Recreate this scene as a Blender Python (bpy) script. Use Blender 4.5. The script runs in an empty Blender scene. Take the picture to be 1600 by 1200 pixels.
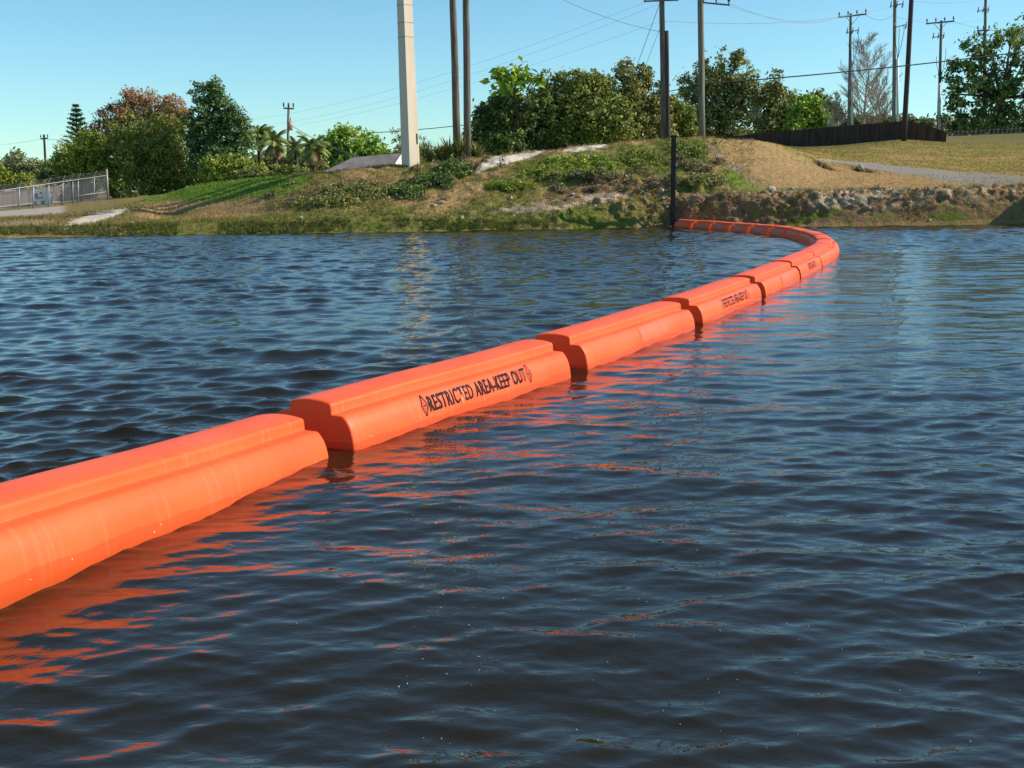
import bpy, bmesh, math, random
import numpy as np
from mathutils import Vector, Matrix

SC = bpy.context.scene
COL = SC.collection
R = math.radians
rng = np.random.default_rng(7)
random.seed(7)

# ------------------------------------------------------------------ camera, sky, sun, exposure
F, CX, CY, YH, ROLL, HC = 1700.0, 800.0, 600.0, 292.0, R(0.8), 1.5065
PITCH = math.atan((CY - YH) / F)
fwd = Vector((0, math.cos(PITCH), -math.sin(PITCH)))
rt0 = Vector((1, 0, 0)); up0 = rt0.cross(fwd)
rt = rt0 * math.cos(ROLL) - up0 * math.sin(ROLL)
up = up0 * math.cos(ROLL) + rt0 * math.sin(ROLL)
cd = bpy.data.cameras.new('camera'); cam = bpy.data.objects.new('camera', cd); COL.objects.link(cam)
cam.matrix_world = Matrix(((rt.x, up.x, -fwd.x, 0), (rt.y, up.y, -fwd.y, 0), (rt.z, up.z, -fwd.z, HC), (0, 0, 0, 1)))
cd.sensor_fit = 'HORIZONTAL'; cd.sensor_width = 36.0; cd.lens = 36.0 * F / 1600.0
cd.clip_start = 0.05; cd.clip_end = 6000
SC.camera = cam
SUN_AZ, SUN_EL = R(3), R(34)           # azimuth measured from +X (picture right) towards +Y (away)
w = bpy.data.worlds.new("World"); SC.world = w; w.use_nodes = True
nt = w.node_tree; bg = nt.nodes['Background']
sky = nt.nodes.new('ShaderNodeTexSky'); sky.sky_type = 'NISHITA'; sky.sun_disc = False
sky.sun_elevation = SUN_EL; sky.sun_rotation = math.pi / 2 - SUN_AZ
sky.air_density = 1.0; sky.dust_density = 0.1; sky.ozone_density = 1.6; sky.altitude = 0
tn_ = nt.nodes.new('ShaderNodeMix'); tn_.data_type = 'RGBA'; tn_.blend_type = 'MULTIPLY'; tn_.inputs[0].default_value = 1
tn_.inputs[7].default_value = (.62, .90, .97, 1); nt.links.new(sky.outputs[0], tn_.inputs[6])     # the cyan cast of the photograph's sky
nt.links.new(tn_.outputs[2], bg.inputs[0]); bg.inputs[1].default_value = 0.105
sl = bpy.data.lights.new('sun', 'SUN'); sl.energy = 4.2; sl.angle = R(0.53); sl.color = (1.0, 0.88, 0.70)
so = bpy.data.objects.new('sun', sl); COL.objects.link(so)
sd = Vector((math.cos(SUN_EL) * math.cos(SUN_AZ), math.cos(SUN_EL) * math.sin(SUN_AZ), math.sin(SUN_EL)))
so.rotation_euler = sd.to_track_quat('Z', 'Y').to_euler(); so.location = sd * 60
SC.view_settings.view_transform = 'Standard'; SC.view_settings.look = 'None'
SC.view_settings.exposure = 0.6; SC.view_settings.gamma = 1.0; SC.view_settings.use_curve_mapping = False

# ------------------------------------------------------------------ helpers
def ray(px, py):
    d = fwd + rt * ((px - CX) / F) + up * ((CY - py) / F)
    return d
def pt(px, py, y):
    d = ray(px, py); t = y / d.y
    return Vector((d.x * t, y, HC + d.z * t))
def ground_pt(px, py, z=0.0):
    d = ray(px, py); t = (z - HC) / d.z
    return Vector((d.x * t, d.y * t, z))
def project(X, Y, Z):
    q = (X, Y, Z - HC)
    a = sum(q[i] * fwd[i] for i in range(3)); b = sum(q[i] * rt[i] for i in range(3)); c = sum(q[i] * up[i] for i in range(3))
    return CX + F * b / a, CY - F * c / a

def _h(ix, iy, s):
    n = (ix.astype(np.int64) * 374761393 + iy.astype(np.int64) * 668265263 + s * 974711) & 0x7fffffff
    n = ((n ^ (n >> 13)) * 1274126177) & 0x7fffffff
    return ((n ^ (n >> 16)) & 0xffff) / 65535.0
def vnoise(x, y, s=0):
    ix = np.floor(x); iy = np.floor(y); fx = x - ix; fy = y - iy
    fx = fx * fx * (3 - 2 * fx); fy = fy * fy * (3 - 2 * fy)
    a = _h(ix, iy, s); b = _h(ix + 1, iy, s); c = _h(ix, iy + 1, s); d = _h(ix + 1, iy + 1, s)
    return (a + (b - a) * fx) * (1 - fy) + (c + (d - c) * fx) * fy
def fbm(x, y, s=0, o=4):
    v = 0; a = .5; t = 0
    for i in range(o):
        v = v + a * vnoise(x, y, s + i * 17); t += a; a *= .5; x = x * 2.03 + 13.1; y = y * 2.03 + 7.7
    return v / t
def sstep(a, b, x):
    t = np.clip((x - a) / (b - a), 0, 1); return t * t * (3 - 2 * t)

def mat(name, col, rough=.7, spec=.3, noise=None, bump=None, metal=0.0, attr=None, cols=None, translucent=0.0):
    """noise=(scale, other colour, lo, hi[, stretch]); bump=(scale, strength, distance)"""
    m = bpy.data.materials.new(name); m.use_nodes = True; n = m.node_tree; L = n.links
    p = n.nodes['Principled BSDF']; p.inputs['Roughness'].default_value = rough
    p.inputs['Specular IOR Level'].default_value = spec; p.inputs['Metallic'].default_value = metal
    p.inputs['Base Color'].default_value = (*col, 1)
    tc = n.nodes.new('ShaderNodeTexCoord'); src = None
    if attr:
        a = n.nodes.new('ShaderNodeAttribute'); a.attribute_name = attr
        if cols:
            rp = n.nodes.new('ShaderNodeValToRGB'); L.new(a.outputs['Fac'], rp.inputs[0])
            e = rp.color_ramp.elements; e[0].color = (*cols[0], 1); e[1].color = (*cols[-1], 1)
            for i, c in enumerate(cols[1:-1]):
                x = e.new((i + 1) / (len(cols) - 1)); x.color = (*c, 1)
            src = rp.outputs[0]
        else: src = a.outputs['Color']
    if noise:
        sc, c2, lo, hi = noise[:4]
        tx = n.nodes.new('ShaderNodeTexNoise'); tx.inputs['Scale'].default_value = sc; tx.inputs['Detail'].default_value = 6
        if len(noise) > 4:
            mp = n.nodes.new('ShaderNodeMapping'); mp.inputs['Scale'].default_value = noise[4]
            L.new(tc.outputs['Object'], mp.inputs[0]); L.new(mp.outputs[0], tx.inputs['Vector'])
        else: L.new(tc.outputs['Object'], tx.inputs['Vector'])
        mr = n.nodes.new('ShaderNodeMapRange'); mr.inputs[1].default_value = lo; mr.inputs[2].default_value = hi
        L.new(tx.outputs[0], mr.inputs[0])
        mx = n.nodes.new('ShaderNodeMix'); mx.data_type = 'RGBA'; L.new(mr.outputs[0], mx.inputs[0])
        mx.inputs[6].default_value = (*col, 1); mx.inputs[7].default_value = (*c2, 1)
        if src: L.new(src, mx.inputs[6]); mx.blend_type = 'MULTIPLY'
        src = mx.outputs[2]
    if src: L.new(src, p.inputs['Base Color'])
    if bump:
        bt = n.nodes.new('ShaderNodeTexNoise'); bt.inputs['Scale'].default_value = bump[0]; bt.inputs['Detail'].default_value = 5
        L.new(tc.outputs['Object'], bt.inputs['Vector'])
        bn = n.nodes.new('ShaderNodeBump'); bn.inputs['Strength'].default_value = bump[1]; bn.inputs['Distance'].default_value = bump[2]
        L.new(bt.outputs[0], bn.inputs['Height']); L.new(bn.outputs[0], p.inputs['Normal'])
    if translucent:
        tr = n.nodes.new('ShaderNodeBsdfTranslucent'); ms = n.nodes.new('ShaderNodeMixShader'); ms.inputs[0].default_value = translucent
        if src: L.new(src, tr.inputs[0])
        else: tr.inputs[0].default_value = (*col, 1)
        L.new(p.outputs[0], ms.inputs[1]); L.new(tr.outputs[0], ms.inputs[2])
        L.new(ms.outputs[0], n.nodes['Material Output'].inputs[0])
    return m

class MB:
    def __init__(self): self.v = []; self.f = []; self.a = []
    def add(self, vs, fs, a=None):
        o = len(self.v); self.v.extend([tuple(x) for x in vs]); self.f.extend([tuple(i + o for i in q) for q in fs])
        if a is not None: self.a.extend([a] * len(vs))
    def box(self, c, s, rot=None):
        c = Vector(c); M = rot or Matrix.Identity(3)
        vs = [c + M @ Vector((sx * s[0] / 2, sy * s[1] / 2, sz * s[2] / 2)) for sx in (-1, 1) for sy in (-1, 1) for sz in (-1, 1)]
        self.add(vs, [(0, 1, 3, 2), (4, 6, 7, 5), (0, 4, 5, 1), (2, 3, 7, 6), (0, 2, 6, 4), (1, 5, 7, 3)])
    def bar(self, a, b, wd, th=None):
        a = Vector(a); b = Vector(b); d = (b - a); q = d.to_track_quat('Z', 'Y').to_matrix()
        self.box((a + b) / 2, (wd, th or wd, d.length), q)
    def tube(self, path, rad, n=8, caps=True):
        path = [Vector(p) for p in path]
        if not hasattr(rad, '__len__'): rad = [rad] * len(path)
        vs = []; fs = []
        for i, p in enumerate(path):
            d = (path[min(i + 1, len(path) - 1)] - path[max(i - 1, 0)]).normalized()
            x = d.cross(Vector((0.13, 1, 0.07)) if abs(d.y) < .9 else Vector((1, 0, 0))).normalized(); y = d.cross(x)
            for k in range(n):
                t = 2 * math.pi * k / n; vs.append(p + (x * math.cos(t) + y * math.sin(t)) * rad[i])
        for i in range(len(path) - 1):
            for k in range(n): fs.append((i * n + k, i * n + (k + 1) % n, (i + 1) * n + (k + 1) % n, (i + 1) * n + k))
        if caps: fs.append(tuple(range(n))[::-1]); fs.append(tuple((len(path) - 1) * n + k for k in range(n)))
        self.add(vs, fs)
    def build(self, name, m, parent=None, smooth=False, kind=None):
        me = bpy.data.meshes.new(name); me.from_pydata(self.v, [], self.f); me.update()
        if smooth: me.polygons.foreach_set('use_smooth', [True] * len(me.polygons))
        if self.a and len(self.a) == len(self.v):
            me.attributes.new('tone', 'FLOAT', 'POINT').data.foreach_set('value', self.a)
        return link(name, me, m, parent, kind)
def link(name, me, m, parent=None, kind=None):
    o = bpy.data.objects.new(name, me); COL.objects.link(o)
    if m: me.materials.append(m)
    if parent:
        o.parent = parent
        if parent.type == 'EMPTY' or True: o.matrix_parent_inverse = parent_world(parent).inverted()
    if kind: o['kind'] = kind
    return o
def parent_world(p):
    M = Matrix.LocRotScale(p.location, p.rotation_euler, p.scale)
    return (parent_world(p.parent) @ p.matrix_parent_inverse @ M) if p.parent else M
def thing(name, label, cat, loc=(0, 0, 0), group=None, rz=0):
    o = bpy.data.objects.new(name, None); COL.objects.link(o); o.location = loc; o.rotation_euler = (0, 0, rz)
    o.empty_display_size = .2; tag(o, label, cat, group); return o
def tag(o, label, cat, group=None):
    o['label'] = label; o['category'] = cat
    if group: o['group'] = group
    return o
def np_mesh(name, V, Q, m, parent=None, kind=None, smooth=False, attrs=None):
    """V (n,3), Q (m,k) numpy; attrs: dict name->(n,) float or (n,3) colour per point"""
    V = np.asarray(V, np.float32); Q = np.asarray(Q, np.int32); k = Q.shape[1]
    me = bpy.data.meshes.new(name); me.vertices.add(len(V)); me.vertices.foreach_set('co', V.ravel())
    me.loops.add(Q.size); me.loops.foreach_set('vertex_index', Q.ravel())
    me.polygons.add(len(Q)); me.polygons.foreach_set('loop_start', np.arange(0, Q.size, k, dtype=np.int32))
    me.polygons.foreach_set('use_smooth', np.full(len(Q), smooth))
    me.update(calc_edges=True)
    for nm, a in (attrs or {}).items():
        if a.ndim == 1: me.attributes.new(nm, 'FLOAT', 'POINT').data.foreach_set('value', a.astype(np.float32))
        else:
            c = np.ones((len(V), 4), np.float32); c[:, :3] = a
            me.attributes.new(nm, 'FLOAT_COLOR', 'POINT').data.foreach_set('color', c.ravel())
    return link(name, me, m, parent, kind)

# ------------------------------------------------------------------ terrain profile: columns across, points from water to far away
# each column: px ; list of (distance, py) from the underwater foot; the last ones are (distance, height)
PROF = {
 0:    [(38.2,), (39.2,356), (42,349), (47,342), (56,335), (66,328), ('h',80,.85), ('h',120,1.0)],
 100:  [(38.4,), (39.2,353), (42,347), (47,338), (56,328), (66,321), ('h',80,1.0), ('h',120,1.1)],
 190:  [(38.6,), (39.3,350), (41.5,343), (44,334), (48,324), (58,314), ('h',80,1.2), ('h',120,1.2)],
 250:  [(38.6,), (39.3,350), (45,344), (47.5,324), (50.5,304), ('h',57,1.3), ('h',80,1.3), ('h',120,1.3)],
 300:  [(38.7,), (39.3,348), (44.5,337), (46.5,316), (49.5,290), ('h',56,1.7), ('h',80,1.6), ('h',120,1.5)],
 400:  [(38.7,), (39.3,345), (42.8,335), (45.4,300), (47.2,279), ('h',53,2.0), ('h',80,1.7), ('h',120,1.6)],
 500:  [(38.8,), (39.4,340), (40.5,333), (42.7,300), (45.5,270), ('h',52,2.2), ('h',80,1.9), ('h',120,1.8)],
 640:  [(38.9,), (39.5,337), (40.6,330), (43,292), (46,258.5), ('h',52,2.4), ('h',80,2.2), ('h',120,2.2)],
 740:  [(39.0,), (39.6,334), (40.7,326), (43,285), (46,248), ('h',52,2.6), ('h',80,2.6), ('h',120,2.8)],
 850:  [(39.0,), (39.7,326), (40.7,318), (43,278), (46,236), ('h',52,2.9), ('h',80,3.0), ('h',120,3.4)],
 950:  [(39.6,), (40.2,321), (41,313), (43.6,267), (46.5,226), ('h',52,3.2), ('h',80,3.4), ('h',120,4.2)],
 1050: [(39.9,), (40.5,314), (41.4,306), (44,262), (47,216.5), ('h',53,3.3), ('h',80,3.8), ('h',120,4.8)],
 1120: [(39.2,), (39.8,310), (41,304), (44,258), (47.5,216.5), ('h',54,3.4), ('h',80,4.2), ('h',120,5.2)],
 1200: [(38.7,), (39.3,306), (41,300), (45,255), (49.5,220.5), ('h',58,3.2), ('h',85,4.4), ('h',120,5.6)],
 1250: [(38.5,), (39.1,304), (41,299), (45.5,264), (51,237), (66,233), ('h',95,4.5), ('h',125,5.6)],
 1300: [(38.4,), (39.0,302), (41,297), (47,272), (56,248), (80,230), ('h',100,4.8), ('h',130,5.8)],
 1400: [(38.3,), (38.9,301), (41,296), (47,280), (58,252), (82,217), ('h',105,5.5), ('h',130,6.2)],
 1500: [(38.3,), (38.8,299), (41,295), (47,284), (58,256), (95,212), ('h',108,5.7), ('h',130,6.2)],
 1600: [(38.3,), (38.8,297), (41,293), (47,283), (58,258), (100,208.5), ('h',110,5.9), ('h',130,6.2)],
 1690: [(38.0,), (38.6,294), (41,290), (47,283), (58,258), (100,208), ('h',110,5.9), ('h',130,6.2)],
 1735: [(36.9,), (37.9,206), (39.6,188), (44,196), (54,246), (100,207), ('h',110,5.9), ('h',130,6.2)],  # unseen mound added right of view, raised to throw shadow on the bank
 1800: [(36.5,), (37.6,204), (39.6,184), (45,192), (54,240), (100,206), ('h',110,5.9), ('h',130,6.2)],
}
cols = sorted(PROF); US = []; ZZ = []; HH = []
for c in cols:
    p = PROF[c]; zs = [p[0][0] - 2.5, p[0][0]]; hs = [-1.0, -0.03]
    for q in p[1:]:
        if q[0] == 'h': zs.append(q[1]); hs.append(q[2])
        else: zs.append(q[0]); hs.append(pt(c, q[1], q[0]).z)
    zs += [260, 1500]; hs += [hs[-1] + .3, hs[-1] + .5]
    d = ray(c, 290); US.append(d.x / d.y); ZZ.append(zs); HH.append(hs)
US = [-2.5] + US + [2.5]; ZZ = [ZZ[0]] + ZZ + [ZZ[-1]]; HH = [HH[0]] + HH + [HH[-1]]
US = np.array(US); ZZ = np.array(ZZ); HH = np.array(HH); NP_ = ZZ.shape[1]
# finer, smoothed table over u
UT = np.linspace(-2.5, 2.5, 4001)
ZT = np.stack([np.interp(UT, US, ZZ[:, k]) for k in range(NP_)], 1); HT = np.stack([np.interp(UT, US, HH[:, k]) for k in range(NP_)], 1)
ker = np.hanning(41); ker /= ker.sum()
for k in range(NP_):
    ZT[:, k] = np.convolve(np.pad(ZT[:, k], 20, 'edge'), ker, 'valid'); HT[:, k] = np.convolve(np.pad(HT[:, k], 20, 'edge'), ker, 'valid')
def height0(X, Y):
    """smooth base height"""
    X = np.atleast_1d(np.asarray(X, float)); Y = np.atleast_1d(np.asarray(Y, float))
    u = np.clip(X / np.maximum(Y, 1), -2.49, 2.49); fi = (u + 2.5) / 5 * 4000; i = fi.astype(int)
    zs = ZT[i]; hs = HT[i]; out = hs[:, 0].copy()
    for k in range(NP_ - 1):
        m = (Y >= zs[:, k]) & (Y <= zs[:, k + 1])
        t = (Y - zs[:, k]) / (zs[:, k + 1] - zs[:, k])
        out = np.where(m, hs[:, k] * (1 - t) + hs[:, k + 1] * t, out)
    return np.where(Y > zs[:, -1], hs[:, -1], out)
HOLES = [(14.0, 49.8, .36, .40), (16.05, 51.0, .42, .42)]
def height(X, Y):
    X = np.atleast_1d(np.asarray(X, float)); Y = np.atleast_1d(np.asarray(Y, float))
    h = sum(height0(X, Y + d) for d in (-.25, 0, .25)) / 3
    u = X / np.maximum(Y, 1); rough = sstep(38, 39.2, Y) * (1 - sstep(47, 52, Y)); far = sstep(46, 60, Y)
    px = CX + F * u
    low = 1 - sstep(40.3, 41.6, Y)
    lump = (fbm(X * 1.1, Y * 1.1, 3) - .5) * .38 + (fbm(X * 3.5, Y * 3.5, 5) - .5) * .22
    cliff = sstep(880, 1080, px) * low
    n = rough * (lump * (.28 + .47 * sstep(380, 520, px)) * (1 - .55 * sstep(1100, 1220, px) * (1 - low)) + cliff * ((fbm(X * 5, Y * 6 + h * 5, 9) - .5) * .27 - .11 * sstep(.55, .7, fbm(X * 3.4, Y * 6, 12))))
    # lumpy grey spoil heaps where the mound is eroded
    n = n + rough * .28 * sstep(.58, .78, fbm(X * .9 + 31, Y * 1.4, 21)) * sstep(860, 930, px) * (1 - sstep(1080, 1130, px)) * (1 - sstep(42.5, 44, Y))
    for hx, hy, hr, hd in HOLES:
        d = hy - Y; n = n - hd * np.exp(-((X - hx) / hr) ** 4) * np.clip(1 - d / 1.9, 0, 1) * (d > 0) + .08 * np.exp(-((X - hx) / (hr * 1.4)) ** 4 - ((d + .35) / .4) ** 2)
    return h + n + far * (fbm(X * .25, Y * .25, 2) - .5) * .15
def gz(x, y): return float(height(x, y)[0])

M = {}
M['ground'] = mat('ground_cover', (.2, .2, .1), .95, .1, attr='tint', noise=(9, (.68, .62, .56), .38, .72), bump=(14, .6, .06))
us = np.concatenate([np.linspace(-2.4, -.62, 30)[:-1], np.linspace(-.62, -.5, 12)[:-1], np.linspace(-.5, .5, 640), np.linspace(.5, .66, 40)[1:], np.linspace(.66, 2.4, 28)[1:]])
ts = np.concatenate([np.linspace(0, 1, 4)[:-1], 1 + np.linspace(0, 1, 26)[:-1], 2 + np.linspace(0, 1, 34)[:-1], 3 + np.linspace(0, 1, 46)[:-1], 4 + np.linspace(0, 1, 40)[:-1],
                     5 + np.linspace(0, 1, 40)[:-1], 6 + np.linspace(0, 1, 24)[:-1], 7 + np.linspace(0, 1, 10)[:-1], 8 + np.linspace(0, 1, 6)[:-1], 9 + np.linspace(0, 1, 5)])
ui = np.clip(((us + 2.5) / 5 * 4000).astype(int), 0, 4000)
TZ = np.stack([np.interp(ts, np.arange(NP_), ZT[i]) for i in ui], 1)          # rows x cols
TX = TZ * us[None, :]
TH = height(TX.ravel(), TZ.ravel()).reshape(TX.shape)
jit = (fbm(TX * 4.2, TH * 5, 33) - .5) * .32 * sstep(38.4, 39, TZ) * (1 - sstep(41, 42, TZ)) * sstep(700, 1000, CX + F * us)[None, :]
VY = TZ + jit
PX, PY = project(TX, VY, TH)
def blob(cx, cy, rx, ry, ang=0.0, s=1):
    a = R(ang); dx = PX - cx; dy = PY - cy
    x = (dx * math.cos(a) + dy * math.sin(a)) / rx; y = (-dx * math.sin(a) + dy * math.cos(a)) / ry
    d = np.sqrt(x * x + y * y) + (fbm(TX * 1.5, TZ * 1.5 + TH, 40 + s) - .5) * .9
    return 1 - sstep(.75, 1.15, d)
def lay(C, m, c, k=1.0): return C + (np.array(c) - C) * (m * k)[..., None]
n1 = fbm(TX * .8, TZ * .8 + TH, 60, 5); n2 = fbm(TX * 3.1, TZ * 3.1 + TH * 2, 61, 4); n3 = fbm(TX * .35, TZ * .6, 62, 3)
TAN, OLIVE, GREEN, LAWN, SAND, GRAVEL, SOIL, ROCK = (.36, .245, .115), (.20, .175, .05), (.11, .155, .025), (.14, .225, .028), (.70, .63, .53), (.27, .245, .21), (.21, .13, .075), (.50, .40, .31)
C = np.empty(TX.shape + (3,)); C[:] = OLIVE
C = lay(C, sstep(.42, .6, n1), TAN); C = lay(C, sstep(.55, .7, n2), GREEN, .6)
low = 1 - sstep(40.4, 41.3, TZ)
C = lay(C, low * (1 - sstep(900, 1050, PX)), GREEN, .7); C = lay(C, low * sstep(.5, .62, n2) * (1 - sstep(900, 1050, PX)), OLIVE, .8)
C = lay(C, blob(345, 296, 130, 17, -8), LAWN); C = lay(C, blob(440, 292, 60, 14, -12, 2), LAWN, .8); C = lay(C, blob(255, 328, 55, 13, -8, 3), TAN); C = lay(C, blob(360, 325, 60, 10, -8, 4), TAN, .9)
C = lay(C, blob(560, 300, 90, 22, 0, 5), (.2, .15, .06), .7); C = lay(C, blob(710, 312, 60, 16, -20, 6), TAN, .9)
C = lay(C, blob(800, 248, 50, 6, -14, 7), SAND); C = lay(C, blob(915, 232, 32, 4, -6, 8), SAND); C = lay(C, blob(765, 256, 22, 7, -30, 9), SAND)
C = lay(C, blob(900, 260, 110, 24, -8, 10), GREEN, .7); C = lay(C, blob(960, 300, 110, 16, -5, 11), (.24, .16, .085), .8)
C = lay(C, blob(1060, 245, 60, 30, 0, 12), (.12, .15, .03), .9); C = lay(C, blob(1160, 283, 45, 14, 10, 13), LAWN, .8)
C = lay(C, blob(1185, 250, 95, 32, 22, 14), TAN, .95); C = lay(C, blob(1290, 275, 80, 16, 8, 15), TAN, .8); C = lay(C, blob(1150, 262, 60, 6, 38, 16) * sstep(.42, .6, n2), GRAVEL, .7)
lawn = sstep(49, 54, TZ) * sstep(1180, 1260, PX)
C = lay(C, lawn, (.27, .21, .055)); C = lay(C, lawn * sstep(.48, .62, n3), (.20, .19, .04), .9); C = lay(C, lawn * sstep(.55, .68, n1), (.37, .25, .10), .8)
apron = sstep(1240, 1330, PX) * sstep(40.8, 41.4, TZ) * (1 - sstep(51, 54, TZ)); C = lay(C, apron, (.36, .235, .10), .85)
cl = low * sstep(960, 1080, PX); C = lay(C, cl, (.235, .145, .08), .9); C = lay(C, cl * sstep(.52, .66, n2), OLIVE, .7); C = lay(C, cl * sstep(.5, .62, n2) * sstep(322, 304, PY), ROCK, .5)
C = lay(C, blob(1360, 316, 90, 12, 0, 17) * sstep(.44, .58, n2), ROCK, .5); C = lay(C, blob(880, 318, 130, 9, -8, 18) * sstep(.42, .55, n2), ROCK, .8); C = lay(C, blob(1270, 340, 50, 9, -10, 19), GREEN, .8); C = lay(C, blob(1480, 338, 30, 8, 0, 20), GREEN, .8)
left = 1 - sstep(180, 235, PX); C = lay(C, left, (.20, .17, .06), .9); C = lay(C, left * sstep(.5, .65, n2), TAN, .7)
C = lay(C, blob(20, 351, 70, 4, -2, 21), (.4, .3, .2), .7)
C = lay(C, sstep(70, 90, TZ), (.14, .13, .05), .9)
track_c = np.interp(PX, [1270, 1330, 1400, 1500, 1600, 1750], [248, 255, 264, 278, 286, 292]); track_w = np.interp(PX, [1270, 1330, 1400, 1500, 1600, 1750], [1, 3, 6, 9, 10, 10])
track = 1 - sstep(.8, 1.15, np.abs(PY - track_c) / track_w + (fbm(TX, TZ, 70) - .5) * .9); track *= (TZ > 44) * (PX > 1275)
C = lay(C, track, GRAVEL)
rub = np.clip(blob(150, 341, 46, 8, -14, 22) + blob(182, 332, 20, 4, -14, 23) + blob(75, 314, 18, 2.5, 0, 24), 0, 1); C = lay(C, rub, (.66, .58, .46))
slab = (1 - sstep(.8, 1.1, np.abs(PY - np.interp(PX, [-400, 0, 60, 110], [338, 335, 331, 326])) / 6)) * (1 - sstep(90, 110, PX)); C = lay(C, slab, (.42, .38, .33))
for hx, hy, hr, hd in HOLES: C = lay(C, np.exp(-((TX - hx) / hr) ** 4) * np.exp(-((hy - TZ - .05) / .28) ** 4), (.06, .04, .032))  # shade inside the hollows painted into the tint at their back walls
nr, nc = TX.shape; idx = np.arange(nr * nc).reshape(nr, nc)
QA = np.stack([idx[:-1, :-1], idx[:-1, 1:], idx[1:, 1:], idx[1:, :-1]], -1)
lab = np.zeros((nr - 1, nc - 1), int)
c4 = lambda A: (A[:-1, :-1] + A[1:, 1:]) / 2
lab[c4(track) > .5] = 1; lab[c4(rub) > .5] = 2; lab[c4(slab) > .6] = 3
VA = np.stack([TX, VY, TH], -1).reshape(-1, 3); CA = C.reshape(-1, 3)
# vertex normals of the whole sheet are kept consistent by offsets below a pixel; split by surface
for i, nm in enumerate(['ground', 'gravel_track', 'rubble_patch', 'concrete_slab']):
    q = QA[lab == i]; use, inv = np.unique(q, return_inverse=True)
    np_mesh(nm, VA[use], inv.reshape(q.shape), M['ground'], kind='structure', smooth=True, attrs={'tint': CA[use]})

def tint_at(X, Y):
    """ground tint at a world position (nearest grid vertex)"""
    u = X / Y; ci = np.clip(np.searchsorted(us, u), 0, nc - 1)
    ri = np.array([min(np.searchsorted(TZ[:, c], y), nr - 1) for c, y in zip(ci, Y)])
    return C[ri, ci], PX[ri, ci], PY[ri, ci]

# ------------------------------------------------------------------ water: real waves
def build_water():
    zs = [2.0]
    while zs[-1] < 41.5: zs.append(zs[-1] + min(max(.92 * zs[-1] ** 2 / 1639., .0055), .078))
    zs = np.array([-60, -20, -8, -3, -1, 0.3, 1.2, 1.7] + zs)
    t = np.concatenate([[-30, -12, -5, -2.5, -1.8, -1.4, -1.2], np.linspace(-1.05, 1.05, 730), [1.2, 1.4, 1.8, 2.5, 5, 12, 30]])
    W = .60 * np.maximum(zs, 0) + 3.0
    Y = np.repeat(zs[:, None], len(t), 1); X = W[:, None] * t[None, :]
    dz = np.maximum(np.gradient(zs), .002)[:, None]; dx = np.gradient(t)[None, :] * W[:, None]
    r = np.random.default_rng(11); dX = np.zeros_like(X); dY = np.zeros_like(X); H = np.zeros_like(X)
    gust = .65 + .7 * fbm(X * .35, Y * .22, 80, 3)
    lee = .46 + .54 * sstep(.2, 6.5, X - np.interp(Y, [2, 5.9, 8.7, 11.5, 14.3, 20, 27], [-2.9, -1.1, .6, 2.1, 3.5, 5.8, 7.7])) * (Y < 24) + .54 * (X < np.interp(Y, [2, 5.9, 8.7, 11.5, 14.3, 20, 27], [-3.3, -1.5, .2, 1.7, 3.1, 5.4, 7.3])); lee = np.where(Y > 24, 1, np.minimum(lee, 1)); lee = np.where(lee > .999, 1.55, lee)
    N = 130
    for i in range(N):
        lam = 0.06 * (1.7 / .06) ** (i / (N - 1)) * r.uniform(.93, 1.07)
        th = -math.pi / 2 + R(6) + r.normal(0, .36 if lam > .6 else .54)        # heading, mostly towards the camera
        k = 2 * math.pi / lam; kx, ky = k * math.cos(th), k * math.sin(th); ph = r.uniform(0, 6.283)
        s = .0285 * (1.0 if lam < .27 else (.27 / lam) ** .82) * (1 if lam > .105 else (lam / .105) ** .7)
        amp = s / k * r.uniform(.6, 1.4)
        ok = np.clip((lam / np.maximum(2.2 * dz * abs(math.sin(th)) + 2.2 * dx * abs(math.cos(th)), 1e-4)) - 1, 0, 1)
        ar = kx * X + ky * Y + ph; a = amp * ok * (gust if lam < .8 else 1) * (lee if lam < .7 else .5 + .5 * lee)
        H += a * np.cos(ar); sn = a * np.sin(ar) * 1.15; dX -= sn * math.cos(th); dY -= sn * math.sin(th)
    return X + dX, Y + dY, H
WX, WY, WH = build_water()
WH = WH - WH[10:].mean()
n_r, n_c = WX.shape; wi = np.arange(n_r * n_c).reshape(n_r, n_c)
m = bpy.data.materials.new('lake_water'); m.use_nodes = True; n = m.node_tree; p = n.nodes['Principled BSDF']
p.inputs['Base Color'].default_value = (.016, .013, .005, 1); p.inputs['Roughness'].default_value = .035; p.inputs['IOR'].default_value = 1.42
tc = n.nodes.new('ShaderNodeTexCoord'); mp = n.nodes.new('ShaderNodeMapping'); mp.inputs['Scale'].default_value = (1, 1.7, 1)
tx = n.nodes.new('ShaderNodeTexNoise'); tx.inputs['Scale'].default_value = 9; tx.inputs['Detail'].default_value = 3; tx.inputs['Distortion'].default_value = .4
bn = n.nodes.new('ShaderNodeBump'); bn.inputs['Strength'].default_value = 1; bn.inputs['Distance'].default_value = .004
n.links.new(tc.outputs['Object'], mp.inputs[0]); n.links.new(mp.outputs[0], tx.inputs[0]); n.links.new(tx.outputs[0], bn.inputs['Height']); n.links.new(bn.outputs[0], p.inputs['Normal'])
M['water'] = m
np_mesh('water', np.stack([WX, WY, WH], -1).reshape(-1, 3), np.stack([wi[:-1, :-1], wi[:-1, 1:], wi[1:, 1:], wi[1:, :-1]], -1).reshape(-1, 4), m, kind='structure', smooth=True)

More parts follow.
